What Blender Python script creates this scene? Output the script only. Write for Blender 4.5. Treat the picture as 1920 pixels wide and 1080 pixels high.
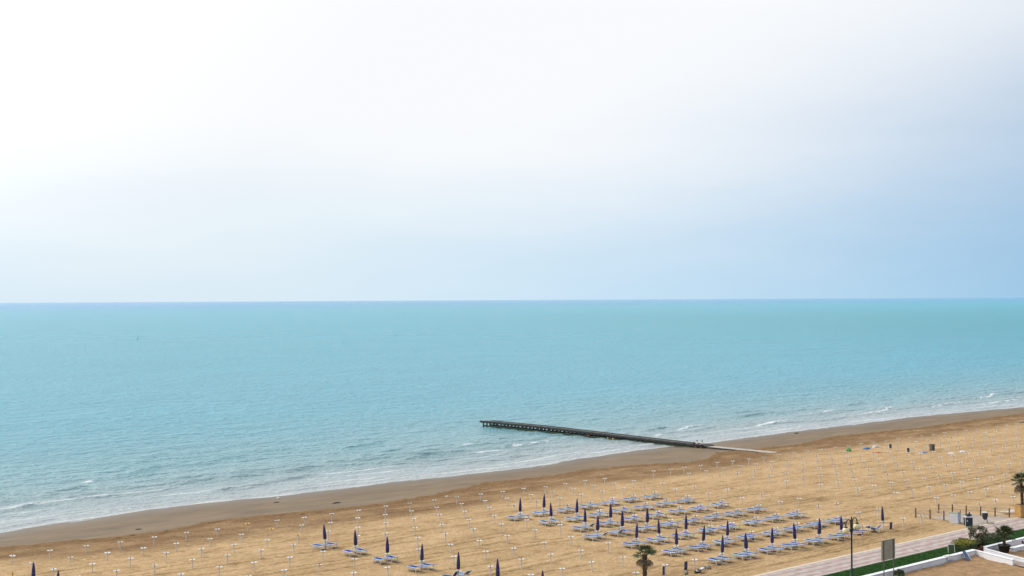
import bpy, math, random
import numpy as np
from mathutils import Vector, Matrix

for o in list(bpy.data.objects):
    bpy.data.objects.remove(o)
scene = bpy.context.scene
COL = scene.collection
R = math.radians
PI = math.pi
random.seed(11)
rng = np.random.default_rng(7)

# ------------------------------------------------------------------ camera
# World axes: x runs along the shore, y runs out to sea, z = 0 is the upper beach.
# The camera looks down from a high balcony, about 26 m above the sand.
F_PX, CAM_H, YAW = 2550.0, 26.0, R(41.8)
cam_data = bpy.data.cameras.new("camera")
cam_data.sensor_fit = 'HORIZONTAL'
cam_data.sensor_width = 36.0
cam_data.lens = F_PX / 1920.0 * 36.0
cam_data.clip_start = 0.5
cam_data.clip_end = 200000.0
cam = bpy.data.objects.new("camera", cam_data)
COL.objects.link(cam)
fwd = Vector((math.sin(YAW), math.cos(YAW), 0))
rgt = Vector((math.cos(YAW), -math.sin(YAW), 0))
pitch = math.atan(22.0 / F_PX)
look = (fwd * math.cos(pitch) + Vector((0, 0, 1)) * math.sin(pitch)).normalized()
upv = rgt.cross(look).normalized()
roll = math.atan2(-10, 1920.0)
right_r = rgt * math.cos(roll) + upv * math.sin(roll)
up_r = upv * math.cos(roll) - rgt * math.sin(roll)
m = Matrix((right_r, up_r, -look)).transposed().to_4x4()
m.translation = (0, 0, CAM_H)
cam.matrix_world = m
scene.camera = cam

# ------------------------------------------------------------------ light
SUN_EL = R(42)
left = -rgt
sun_h = (left * 0.90 + fwd * 0.44).normalized()
sun_dir = (sun_h * math.cos(SUN_EL) + Vector((0, 0, math.sin(SUN_EL)))).normalized()
sd = bpy.data.lights.new("sun", 'SUN')
sd.energy = 1.6
sd.angle = R(12)
sd.color = (1.0, 0.95, 0.87)
sun = bpy.data.objects.new("sun", sd)
COL.objects.link(sun)
sun.rotation_euler = sun_dir.to_track_quat('Z', 'Y').to_euler()

world = bpy.data.worlds.new("World")
scene.world = world
world.use_nodes = True
wn, wl = world.node_tree.nodes, world.node_tree.links
wn.clear()


def N(nodes, typ, **kw):
    n = nodes.new(typ)
    for k, v in kw.items():
        if k in ('operation', 'blend_type', 'data_type', 'noise_dimensions', 'sky_type', 'attribute_name',
                 'feature', 'distance', 'wave_type', 'bands_direction', 'interpolation_type', 'clamp', 'use_clamp',
                 'factor_mode', 'clamp_factor'):
            setattr(n, k, v)
    return n


SKY_LIFT = 0.22
out = N(wn, 'ShaderNodeOutputWorld')
sky = N(wn, 'ShaderNodeTexSky', sky_type='NISHITA')
sky.sun_disc = False
sky.sun_elevation = SUN_EL
sky.sun_rotation = math.atan2(sun_h.x, sun_h.y)
sky.air_density = 1.0
sky.dust_density = 0.6
sky.ozone_density = 1.5
bg_sky = N(wn, 'ShaderNodeBackground')
bg_sky.inputs['Strength'].default_value = 0.122
# the sky is looked up a little higher than the view ray: sea haze keeps the horizon pale blue, not brown
tcs = N(wn, 'ShaderNodeTexCoord')
lift = N(wn, 'ShaderNodeVectorMath', operation='ADD')
wl.new(tcs.outputs['Generated'], lift.inputs[0])
lift.inputs[1].default_value = (0, 0, SKY_LIFT)
nrm = N(wn, 'ShaderNodeVectorMath', operation='NORMALIZE')
wl.new(lift.outputs[0], nrm.inputs[0])
wl.new(nrm.outputs[0], sky.inputs[0])
tint = N(wn, 'ShaderNodeMix', data_type='RGBA', blend_type='MULTIPLY')
tint.inputs[0].default_value = 1.0
wl.new(sky.outputs[0], tint.inputs[6])
tint.inputs[7].default_value = (1.12, 1.33, 1.28, 1)
wl.new(tint.outputs[2], bg_sky.inputs['Color'])
bg_cl = N(wn, 'ShaderNodeBackground')
bg_cl.inputs['Color'].default_value = (0.945, 0.968, 1.0, 1)
bg_cl.inputs['Strength'].default_value = 1.0
# high thin overcast: thick overhead and towards the sun, thinning low down away from the sun
tc = N(wn, 'ShaderNodeTexCoord')
sep = N(wn, 'ShaderNodeSeparateXYZ')
wl.new(tc.outputs['Generated'], sep.inputs[0])
dotn = N(wn, 'ShaderNodeVectorMath', operation='DOT_PRODUCT')
wl.new(tc.outputs['Generated'], dotn.inputs[0])
dotn.inputs[1].default_value = tuple(sun_h)
mpn = N(wn, 'ShaderNodeMapping')
mpn.inputs['Scale'].default_value = (1.2, 1.2, 6.0)
wl.new(tc.outputs['Generated'], mpn.inputs[0])
nz = N(wn, 'ShaderNodeTexNoise')
nz.inputs['Scale'].default_value = 2.2
nz.inputs['Detail'].default_value = 5
nz.inputs['Roughness'].default_value = 0.5
wl.new(mpn.outputs[0], nz.inputs['Vector'])


def wmath(op, a, b=None, c=None, clamp=False):
    n = N(wn, 'ShaderNodeMath', operation=op)
    n.use_clamp = clamp
    for i, s in enumerate((a, b, c)):
        if s is None:
            continue
        if isinstance(s, (int, float)):
            n.inputs[i].default_value = s
        else:
            wl.new(s, n.inputs[i])
    return n.outputs[0]


SKY_E, SKY_S, SKY_N, SKY_C = 2.5, 1.38, 0.22, 0.055
t = wmath('MULTIPLY', sep.outputs['Z'], SKY_E)
t = wmath('MULTIPLY_ADD', dotn.outputs['Value'], SKY_S, t)
nn = wmath('SUBTRACT', nz.outputs[0], 0.5)
t = wmath('MULTIPLY_ADD', nn, SKY_N, t)
t = wmath('ADD', t, SKY_C)
mr = N(wn, 'ShaderNodeMapRange', interpolation_type='SMOOTHSTEP')
mr.inputs['From Min'].default_value = 0.0
mr.inputs['From Max'].default_value = 1.0
wl.new(t, mr.inputs['Value'])
mix = N(wn, 'ShaderNodeMixShader')
wl.new(mr.outputs[0], mix.inputs[0])
wl.new(bg_sky.outputs[0], mix.inputs[1])
wl.new(bg_cl.outputs[0], mix.inputs[2])
wl.new(mix.outputs[0], out.inputs[0])

# the veil of cloud is brighter round the hidden sun
dsun = N(wn, 'ShaderNodeVectorMath', operation='DOT_PRODUCT')
wl.new(tc.outputs['Generated'], dsun.inputs[0])
dsun.inputs[1].default_value = tuple(sun_dir)
aur = N(wn, 'ShaderNodeMapRange', interpolation_type='SMOOTHSTEP')
aur.inputs['From Min'].default_value = 0.5
aur.inputs['From Max'].default_value = 1.0
aur.inputs['To Min'].default_value = 1.0
aur.inputs['To Max'].default_value = 1.85
wl.new(dsun.outputs['Value'], aur.inputs['Value'])
wl.new(aur.outputs[0], bg_cl.inputs['Strength'])
# the veil greys a little through the sea haze low down, with faint streaks in it
hz = N(wn, 'ShaderNodeMapRange', interpolation_type='SMOOTHSTEP')
hz.inputs['From Min'].default_value = -0.01
hz.inputs['From Max'].default_value = 0.13
wl.new(wmath('MULTIPLY_ADD', nn, 0.10, sep.outputs['Z']), hz.inputs['Value'])
veil = N(wn, 'ShaderNodeMix', data_type='RGBA')
wl.new(hz.outputs[0], veil.inputs[0])
veil.inputs[6].default_value = (0.70, 0.835, 0.925, 1)
veil.inputs[7].default_value = (0.945, 0.965, 0.99, 1)
wl.new(veil.outputs[2], bg_cl.inputs['Color'])

vs = scene.view_settings
vs.view_transform = 'Standard'
vs.look = 'None'
vs.exposure = 0.0
vs.gamma = 1.0
vs.use_curve_mapping = False
scene.cycles.use_denoising = True

# ------------------------------------------------------------------ helpers


def new_mat(name):
    mt = bpy.data.materials.new(name)
    mt.use_nodes = True
    nt = mt.node_tree
    return mt, nt.nodes, nt.links, nt.nodes['Principled BSDF']


def plain(name, col, rough=0.6, var=0.12, scale=6.0, bump=0.0, metallic=0.0, spec=0.5):
    """Procedural paint-like material: base colour broken up by two noises."""
    mt, n, l, b = new_mat(name)
    t = N(n, 'ShaderNodeTexCoord')
    a = N(n, 'ShaderNodeTexNoise')
    a.inputs['Scale'].default_value = scale
    a.inputs['Detail'].default_value = 4
    l.new(t.outputs['Object'], a.inputs['Vector'])
    r = N(n, 'ShaderNodeValToRGB')
    c = Vector(col)
    r.color_ramp.elements[0].position = 0.3
    r.color_ramp.elements[1].position = 0.7
    r.color_ramp.elements[0].color = (*(c * (1 - var)), 1)
    r.color_ramp.elements[1].color = (*[min(1, x) for x in (c * (1 + var))], 1)
    l.new(a.outputs[0], r.inputs[0])
    l.new(r.outputs[0], b.inputs['Base Color'])
    b.inputs['Roughness'].default_value = rough
    b.inputs['Metallic'].default_value = metallic
    b.inputs['Specular IOR Level'].default_value = spec
    if bump:
        bp = N(n, 'ShaderNodeBump')
        bp.inputs['Strength'].default_value = bump
        bp.inputs['Distance'].default_value = 0.02
        l.new(a.outputs[0], bp.inputs['Height'])
        l.new(bp.outputs[0], b.inputs['Normal'])
    return mt


def leafy(name, dark, light, rough=0.55):
    mt, n, l, b = new_mat(name)
    at = N(n, 'ShaderNodeAttribute')
    at.attribute_name = 'rnd'
    r = N(n, 'ShaderNodeValToRGB')
    r.color_ramp.elements[0].color = (*dark, 1)
    r.color_ramp.elements[1].color = (*light, 1)
    l.new(at.outputs['Fac'], r.inputs[0])
    l.new(r.outputs[0], b.inputs['Base Color'])
    b.inputs['Roughness'].default_value = rough
    return mt


class MB:
    """Collects simple solids into one mesh."""

    def __init__(self):
        self.v, self.f, self.mi, self.rnd = [], [], [], []

    def add(self, vs, fs, mi=0, rnd=0.5):
        o = len(self.v)
        self.v += [tuple(p) for p in vs]
        self.f += [tuple(i + o for i in q) for q in fs]
        self.mi += [mi] * len(fs)
        self.rnd += [rnd] * len(fs)
        return self

    def box(self, c, s, rz=0.0, mi=0, taper=1.0):
        cx, cy, cz = c
        hx, hy, hz = s[0] / 2, s[1] / 2, s[2] / 2
        cs, sn = math.cos(rz), math.sin(rz)
        p = []
        for z, k in ((-hz, 1.0), (hz, taper)):
            for x, y in ((-hx, -hy), (hx, -hy), (hx, hy), (-hx, hy)):
                x2, y2 = x * k, y * k
                p.append((cx + x2 * cs - y2 * sn, cy + x2 * sn + y2 * cs, cz + z))
        return self.add(p, [(3, 2, 1, 0), (4, 5, 6, 7), (0, 1, 5, 4), (1, 2, 6, 5), (2, 3, 7, 6), (3, 0, 4, 7)], mi)

    def tube(self, pts, rad, n=8, mi=0, cap=True):
        pts = [Vector(p) for p in pts]
        if isinstance(rad, (int, float)):
            rad = [rad] * len(pts)
        rings = []
        prev = None
        for i, p in enumerate(pts):
            d = (pts[min(i + 1, len(pts) - 1)] - pts[max(i - 1, 0)]).normalized()
            ref = prev if prev is not None else (Vector((1, 0, 0)) if abs(d.x) < 0.9 else Vector((0, 1, 0)))
            a = (ref - d * ref.dot(d)).normalized()
            prev = a
            b = d.cross(a)
            rings.append([p + (a * math.cos(2 * PI * k / n) + b * math.sin(2 * PI * k / n)) * rad[i] for k in range(n)])
        vs = [q for r_ in rings for q in r_]
        fs = []
        for i in range(len(pts) - 1):
            for k in range(n):
                fs.append((i * n + k, i * n + (k + 1) % n, (i + 1) * n + (k + 1) % n, (i + 1) * n + k))
        if cap:
            fs.append(tuple(reversed(range(n))))
            fs.append(tuple((len(pts) - 1) * n + k for k in range(n)))
        return self.add(vs, fs, mi)

    def lathe(self, prof, n=12, c=(0, 0, 0), mi=0, lobe=0.0, lobes=8):
        vs, fs = [], []
        for r_, z in prof:
            for k in range(n):
                a = 2 * PI * k / n
                rr = r_ * (1 + lobe * math.cos(lobes * a))
                vs.append((c[0] + rr * math.cos(a), c[1] + rr * math.sin(a), c[2] + z))
        for i in range(len(prof) - 1):
            for k in range(n):
                fs.append((i * n + k, i * n + (k + 1) % n, (i + 1) * n + (k + 1) % n, (i + 1) * n + k))
        fs.append(tuple(reversed(range(n))))
        fs.append(tuple((len(prof) - 1) * n + k for k in range(n)))
        return self.add(vs, fs, mi)

    def slab(self, quad, th, mi=0):
        """A thin plate: four corners, extruded along its normal by th."""
        q = [Vector(p) for p in quad]
        nrm = (q[1] - q[0]).cross(q[3] - q[0]).normalized() * th
        p = [a - nrm * 0.5 for a in q] + [a + nrm * 0.5 for a in q]
        return self.add(p, [(3, 2, 1, 0), (4, 5, 6, 7), (0, 1, 5, 4), (1, 2, 6, 5), (2, 3, 7, 6), (3, 0, 4, 7)], mi)

    def mesh(self, name, mats, smooth=False):
        me = bpy.data.meshes.new(name)
        me.from_pydata(self.v, [], self.f)
        for mt in (mats if isinstance(mats, (list, tuple)) else [mats]):
            me.materials.append(mt)
        me.polygons.foreach_set('material_index', self.mi)
        at = me.attributes.new('rnd', 'FLOAT', 'FACE')
        at.data.foreach_set('value', self.rnd)
        if smooth:
            me.polygons.foreach_set('use_smooth', [True] * len(self.f))
        me.update()
        return me

    def build(self, name, mats, parent=None, smooth=False, loc=None):
        o = bpy.data.objects.new(name, self.mesh(name, mats, smooth))
        COL.objects.link(o)
        if parent is not None:
            o.parent = parent
        if loc is not None:
            o.location = loc
        return o


def tag(o, label=None, cat=None, group=None, kind=None):
    if label:
        o['label'] = label
    if cat:
        o['category'] = cat
    if group:
        o['group'] = group
    if kind:
        o['kind'] = kind
    return o


def thing(name, label, cat, loc, rz=0.0, group=None):
    o = bpy.data.objects.new(name, None)
    o.empty_display_size = 0.2
    COL.objects.link(o)
    o.location = loc
    o.rotation_euler = (0, 0, rz)
    return tag(o, label, cat, group)


def copy_tree(o, parent=None):
    c = o.copy()
    COL.objects.link(c)
    c.parent = parent
    for ch in o.children:
        copy_tree(ch, c)
    return c


ORD = ['', 'first', 'second', 'third', 'fourth', 'fifth', 'sixth', 'seventh', 'eighth', 'ninth', 'tenth', 'eleventh',
       'twelfth', 'thirteenth', 'fourteenth', 'fifteenth', 'sixteenth', 'seventeenth', 'eighteenth', 'nineteenth']
TENS = {20: ('twentieth', 'twenty'), 30: ('thirtieth', 'thirty'), 40: ('fortieth', 'forty'), 50: ('fiftieth', 'fifty'),
        60: ('sixtieth', 'sixty')}


def ordinal(k):
    if k < 20:
        return ORD[k]
    a, b = TENS[k // 10 * 10]
    return a if k % 10 == 0 else b + '-' + ORD[k % 10]


# smooth value noise on numpy arrays
def vnoise(x, y, seed=0):
    g = np.random.default_rng(seed).random((256, 256))
    xi, yi = np.floor(x).astype(int), np.floor(y).astype(int)
    fx, fy = x - xi, y - yi
    fx = fx * fx * (3 - 2 * fx)
    fy = fy * fy * (3 - 2 * fy)
    a, b = g[xi % 256, yi % 256], g[(xi + 1) % 256, yi % 256]
    c, d = g[xi % 256, (yi + 1) % 256], g[(xi + 1) % 256, (yi + 1) % 256]
    return (a * (1 - fx) + b * fx) * (1 - fy) + (c * (1 - fx) + d * fx) * fy - 0.5


def fbm(x, y, seed=0, oct=4):
    s, a = 0.0, 1.0
    for k in range(oct):
        s = s + a * vnoise(x * 2 ** k + 17.3 * k, y * 2 ** k - 9.1 * k, seed + k)
        a *= 0.5
    return s


def sstep(a, b, x):
    t = np.clip((x - a) / (b - a), 0, 1)
    return t * t * (3 - 2 * t)


def grid_mesh(name, xs, ys, Z, attrs, mat):
    nx, ny = len(xs), len(ys)
    X, Y = np.meshgrid(xs, ys)
    co = np.stack([X, Y, Z], -1).reshape(-1, 3).astype(np.float32)
    idx = np.arange(nx * ny).reshape(ny, nx)
    q = np.stack([idx[:-1, :-1], idx[:-1, 1:], idx[1:, 1:], idx[1:, :-1]], -1).reshape(-1, 4).astype(np.int32)
    me = bpy.data.meshes.new(name)
    me.vertices.add(len(co))
    me.vertices.foreach_set('co', co.ravel())
    me.loops.add(q.size)
    me.loops.foreach_set('vertex_index', q.ravel())
    me.polygons.add(len(q))
    me.polygons.foreach_set('loop_start', np.arange(0, q.size, 4, dtype=np.int32))
    me.polygons.foreach_set('use_smooth', np.ones(len(q), dtype=bool))
    for k, a in attrs.items():
        at = me.attributes.new(k, 'FLOAT', 'POINT')
        at.data.foreach_set('value', a.astype(np.float32).ravel())
    me.materials.append(mat)
    me.update(calc_edges=True)
    me.validate()
    o = bpy.data.objects.new(name, me)
    COL.objects.link(o)
    return o


def axis(lo, a, b, hi, step, grow=1.12):
    mid = list(np.arange(a, b + 1e-6, step))
    up, s, x = [], step, mid[-1]
    while x < hi:
        s *= grow
        x += s
        up.append(x)
    dn, s, x = [], step, mid[0]
    while x > lo:
        s *= grow
        x -= s
        dn.append(x)
    return np.array(dn[::-1] + mid + up)


# ------------------------------------------------------------------ site tables (metres)
WL = -1.9                                   # water level
SHORE = [(-400,163),(0,163),(40,163.5),(63.8,164.8),(68.5,166.7),(75.2,167.7),(84,169.1),(95.4,169.3),(103,168),
         (114.3,168.3),(126.1,168.4),(138.5,167.9),(151.9,167.4),(167.2,170.4),(186.4,172.5),(205.7,171.6),
         (231.6,174.),(254,173.8),(280.7,175.5),(301.4,174),(327,171.5),(400,172),(900,173)]
POST_ROWS = [
    [(91.8,85.8),(135.9,85.7),(139.4,85.5),(152.6,85.6),(156.8,85.8),(160.7,85.6),(165.1,85.8)],
    [(84.3,91.9),(88.2,91.8),(92.3,92.0),(96.1,91.6),(136.5,91.9),(140.0,91.6),(152.8,91.6),(156.9,91.6),(160.7,91.5),(164.5,91.4),(168.5,91.4),(173.0,91.7)],
    [(76.6,97.7),(84.0,97.2),(88.3,97.6),(92.3,97.7),(96.0,97.3),(100.4,97.7),(136.8,97.8),(140.2,97.6),(153.3,97.7),(157.1,97.6),(161.3,97.7),(164.8,97.4),(168.5,97.2),(172.9,97.4),(176.5,97.2),(180.7,97.4),(184.6,97.4)],
    [(72.7,103.4),(76.8,103.6),(84.7,103.5),(88.8,103.5),(91.9,102.7),(96.3,103.0),(100.6,103.4),(136.8,103.5),(140.5,103.4),(153.2,103.4),(157.1,103.4),(161.2,103.4),(164.8,103.2),(168.9,103.2),(172.9,103.2),(176.7,103.2),(180.9,103.3),(184.8,103.3),(188.9,103.3),(192.7,103.2),(196.7,103.2)],
    [(65.0,109.1),(68.9,109.2),(72.8,109.2),(76.9,109.3),(84.6,109.0),(88.7,108.9),(92.5,108.9),(96.6,109.0),(100.7,109.1),(104.8,109.4),(136.0,108.7),(140.5,109.2),(153.5,109.4),(157.2,109.2),(161.1,109.1),(164.9,109.0),(169.1,109.1),(172.8,108.9),(177.1,109.1),(181.0,109.2),(185.0,109.1),(189.3,109.3),(192.9,109.1),(196.9,109.1),(200.8,109.0),(204.7,109.0),(208.8,109.0)],
    [(61.2,114.7),(65.3,115.0),(69.1,114.8),(73.0,114.7),(77.1,115.0),(89.0,114.8),(92.8,114.8),(96.8,114.8),(100.8,114.8),(104.7,114.8),(136.6,114.8),(140.9,115.2),(153.2,114.9),(157.2,114.9),(161.2,114.9),(165.0,114.8),(169.2,115.0),(173.0,114.8),(177.2,115.0),(180.9,114.9),(185.0,114.9),(189.3,115.1),(193.3,115.2),(197.0,115.0),(201.3,115.1),(205.3,115.2),(209.1,115.1),(213.4,115.2),(217.1,115.0),(220.7,114.9)],
    [(53.9,120.8),(57.8,120.8),(61.6,120.7),(65.7,120.8),(69.5,120.7),(73.3,120.5),(77.5,121.0),(85.7,121.2),(88.7,120.1),(93.2,120.7),(96.8,120.4),(100.9,120.5),(104.8,120.5),(137.0,120.8),(141.2,121.1),(153.5,121.0),(157.2,120.8),(161.5,121.0),(165.3,120.9),(169.3,120.9),(173.3,120.9),(177.3,120.9),(181.3,121.1),(185.5,121.2),(189.4,121.1),(193.4,121.1),(197.4,121.1),(200.9,120.9),(205.2,121.0),(209.2,121.0),(212.8,120.9),(217.5,121.1),(220.8,120.9),(224.7,120.9),(229.1,120.9),(232.7,120.9)],
    [(50.2,126.7),(54.2,126.8),(58.1,126.8),(62.0,126.7),(66.0,126.8),(69.9,126.6),(73.6,126.4),(77.6,126.4),(81.7,126.7),(85.4,126.3),(89.5,126.4),(93.7,126.8),(97.5,126.5),(101.3,126.4),(105.5,126.8),(109.6,127.0),(113.4,126.7),(117.5,127.0),(121.2,126.6),(125.8,127.2),(129.5,127.0),(133.5,127.1),(137.5,126.9),(141.4,127.0),(153.7,127.0),(157.5,126.8),(161.7,127.0),(165.7,127.0),(169.6,127.0),(173.7,127.0),(177.7,127.1),(181.8,127.3),(185.6,127.1),(189.0,127.0),(193.0,127.1),(197.5,127.1),(204.9,127.1),(208.9,127.1),(213.6,127.2),(216.8,127.2),(220.1,127.5),(224.8,127.2),(228.7,127.2),(231.8,127.3),(235.8,127.3),(240.6,127.3),(244.0,127.4)],
    [(54.6,132.8),(58.6,132.9),(62.5,132.8),(66.4,132.6),(70.2,132.6),(74.3,132.7),(78.1,132.5),(82.2,132.9),(86.4,133.2),(90.0,132.6),(94.0,132.8),(97.8,132.5),(101.8,132.6),(105.8,132.6),(110.0,132.8),(113.9,132.8),(117.2,132.2),(121.7,132.6),(125.6,132.6),(129.9,133.0),(133.9,133.0),(137.7,132.8),(141.5,132.6),(153.4,132.6),(158.0,133.1),(162.1,133.2),(166.0,133.1),(170.0,133.2),(173.9,133.1),(177.9,133.1),(182.0,133.3),(185.8,133.2),(189.8,133.2),(193.8,133.2),(204.9,133.2),(208.6,132.5),(216.1,133.5),(220.2,133.6),(224.2,133.5),(228.7,133.9),(232.7,133.3),(236.2,133.5),(240.0,133.4),(243.8,133.3),(248.0,133.4),(252.6,133.4),(256.6,133.4)],
    [(55.1,139.3),(59.2,139.4),(63.2,139.4),(67.0,139.2),(71.0,139.2),(75.0,139.3),(79.0,139.4),(83.2,139.7),(87.4,140.0),(90.9,139.4),(94.8,139.4),(98.8,139.3),(102.8,139.2),(106.5,138.9),(110.9,139.5),(114.7,139.4),(118.7,139.3),(122.6,139.3),(126.8,139.6),(129.4,138.0),(134.0,138.8),(138.4,139.2),(141.9,138.7),(153.4,139.6),(157.3,139.6),(160.4,139.6),(164.5,139.7),(168.6,139.8),(172.5,139.8),(176.3,139.6),(180.3,139.6),(184.5,139.8),(188.8,139.9),(193.0,140.2),(196.8,140.1),(200.7,139.9),(204.5,139.8),(208.9,140.1),(212.1,139.7),(216.4,139.9),(220.8,140.1),(224.7,140.0),(228.9,140.1),(233.2,140.3),(237.4,140.4),(241.1,140.2),(244.7,140.0),(248.9,140.1),(252.6,140.0),(256.6,140.0),(260.5,140.0),(264.5,140.0),(268.5,140.1)],
]
DAMP = [(58.91,152.27),(62.3,151.61),(64.78,151.59),(70.12,149.16),(76.68,148.82),(82.86,151.08),(85.64,152.1),(92.89,151.34),(99.85,149.57),(109.73,148.92),(118.17,150.33),(129.55,154.6),(133.22,156.48),(142.48,154.64),(156.65,157.2),(166.45,154.5),(173.52,150.16),(182.4,152.99),(188.92,156.61),(201.65,156.42),(211.55,155.33),(226.92,158.91),(245.51,158.78),(254.93,157.11),(264.56,157.86),(284.01,158.73),(304.41,159.21)]
DRY = [(53.74,138.91),(58.32,136.48),(65.43,133.51),(70.7,133.58),(76.2,133.0),(81.82,133.33),(98.04,133.08),(109.19,132.42),(126.03,135.74),(137.64,138.15),(146.38,136.95),(157.53,135.28),(178.93,136.66),(192.68,141.49),(224.19,140.44),(268.4,142.76)]
CRESTS = [[(159.51,189.56),(166.66,189.9)],[(169.92,191.79),(175.87,192.49),(184.22,193.87)],[(204.92,186.5),(208.95,187.07)],[(218.57,191.91),(230.31,195.7)],[(236.88,185.59),(243.53,186.07),(255.25,190.34)],[(267.95,194.83),(276.71,196.8),(285.5,199.24)],[(279.64,187.28),(287.65,187.93),(302.22,192.92)],[(311.74,186.87),(331.19,190.14)],[(342.13,192.75),(351.65,194.55),(364.72,199.45)],[(325.82,182.52),(347.95,183.93)],[(90.51,200.26),(93.62,201.54)],[(166.46,201.77),(170.31,202.05)],[(299.27,204.58),(311.35,207.82)],[(94.24,208.09),(98.53,209.53),(106.12,216.05),(120.94,231.07)],[(99.68,205.59),(105.4,207.67),(112.87,212.61)],[(69.91,180.68),(75.7,182.92),(82.47,186.87),(86.09,187.81),(89.34,187.71)],[(94.3,186.82),(99.78,187.97),(105.79,190.65),(113.21,192.47)],[(109.45,180.29),(114.15,180.82),(121.14,182.93)],[(117.55,188.26),(124.91,190.67),(135.34,196.06)],[(114.66,210.86),(123.13,213.53),(128.91,215.97)],[(99.96,177.49),(108.82,179.25)],[(129.31,298.63),(138.36,306.92)],[(249.44,201.14),(275.8,206.77)],[(146.52,212.23),(161.15,218.09)],[(140.81,198.51),(156.04,205.44)],[(211.13,194.4),(221.39,197.58)],[(73.66,190.35),(81.63,192.85),(89.06,196.68)],[(132.1,183.68),(141.91,186.41)],[(144.76,190.15),(159.3,194.65)],[(219.91,217.18),(234.13,220.64)]]


def table(tab, x):
    tab = np.array(tab)
    return np.interp(x, tab[:, 0], tab[:, 1])


def z_upper(y):
    y = np.asarray(y, float)
    t = np.clip(y - 102, 0, 36)
    return -.00075 * t * t - .038 * np.clip(y - 138, 0, None)


def ground_z(x, y):
    s = table(SHORE, x)
    return np.maximum(z_upper(y), WL + .021 * (s - y))


def gz(x, y):
    return float(ground_z(np.array(float(x)), np.array(float(y))))


# bed pairs: rows from the promenade to the sea, (x, y, umbrella)
PAIRS = [
 [(104.33,85.98,1),(108.05,85.89,1),(112.27,85.98,1),(115.89,85.73,1),(119.93,85.74,1),(123.98,85.66,1)],
 [(104.38,91.9,1),(108.21,91.73,1),(112.33,91.84,1),(116.43,91.91,0),(120.4,91.66,0),(124.46,91.82,0),(128.44,91.82,0),(132.43,91.81,0)],
 [(104.5,97.63,1),(108.22,97.66,1),(112.27,97.5,1),(116.62,97.69,0),(120.08,97.5,0),(124.62,97.68,0),(128.51,97.72,0),(132.28,97.58,0)],
 [(104.78,103.58,1),(108.6,103.5,1),(112.56,103.42,1),(116.38,103.34,0),(120.35,103.09,0),(124.26,103.17,0),(128.05,103.05,0),(132.36,103.3,0)],
 [(108.01,108.65,1),(112.21,108.77,1),(116.32,108.86,0),(120.37,108.87,0),(124.61,109.14,0),(128.03,108.8,0),(132.32,108.99,0)],
 [(108.41,114.58,1),(112.22,114.28,1),(116.26,114.52,0),(120.45,114.6,0),(124.38,114.59,0),(128.38,114.65,0),(132.46,114.78,0)],
 [(108.58,120.22,1),(112.78,120.57,1),(116.69,120.51,0),(120.81,120.56,0),(124.84,120.68,0),(128.94,120.88,0),(132.68,120.57,0)],
]
LONE = [(81.07,120.4,1),(81.01,114.79,1),(80.61,108.85,1),(80.52,103.25,1),(80.23,97.42,1)]
ALL_POST_XY = [p for r_ in POST_ROWS for p in r_] + [(a, b) for r_ in PAIRS for a, b, _ in r_] + [(a, b) for a, b, _ in LONE]

# ------------------------------------------------------------------ beach
xs = axis(-900, 44, 335, 1500, 0.36, 1.10)
ys = axis(-260, 79.0, 176, 188, 0.25, 1.12)
X, Y = np.meshgrid(xs, ys)
S = table(SHORE, X)
wob = 0.9 * fbm(X / 9.0, Y / 9.0, 31, 3)
ED = table(DAMP, X) + wob + 0.8 * fbm(X / 2.2, Y / 2.2, 35, 2)   # seaward edge of the churned sand
DR = table(DRY, X) + 2.2 * fbm(X / 14.0, Y / 7.0, 33, 3)         # where the sand turns dry
Z = ground_z(X, Y)
fore = sstep(-0.35, 0.35, Y - ED)
damp = sstep(-2.5, 8.0, Y - DR) * (1 - fore)
damp = np.clip(damp * (0.88 + 0.6 * fbm(X / 5, Y / 2.5, 41, 3)), 0, 1)
edge = np.exp(-((Y - ED + 0.7) / 1.6) ** 2) * (1 - fore)
damp = np.clip(damp + 0.85 * edge, 0, 1)
upper = (1 - fore) * sstep(79.9, 80.8, Y)
# churned relief: footprints and rake marks
Z = Z + upper * (0.10 * fbm(X / 0.5, Y / 0.5, 3, 3) + 0.035 * fbm(X / 3.1, Y / 2.3, 8, 3))
Z = Z + 0.10 * np.exp(-((Y - ED + 0.9) / 1.0) ** 2) * (1 - fore) + 0.05 * (1 - fore) * sstep(-8, 0, Y - ED)
Z = Z + fore * 0.02 * fbm(X / 4.0, Y / 2.0, 5, 3)
dist_shade = np.zeros_like(Z)
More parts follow.
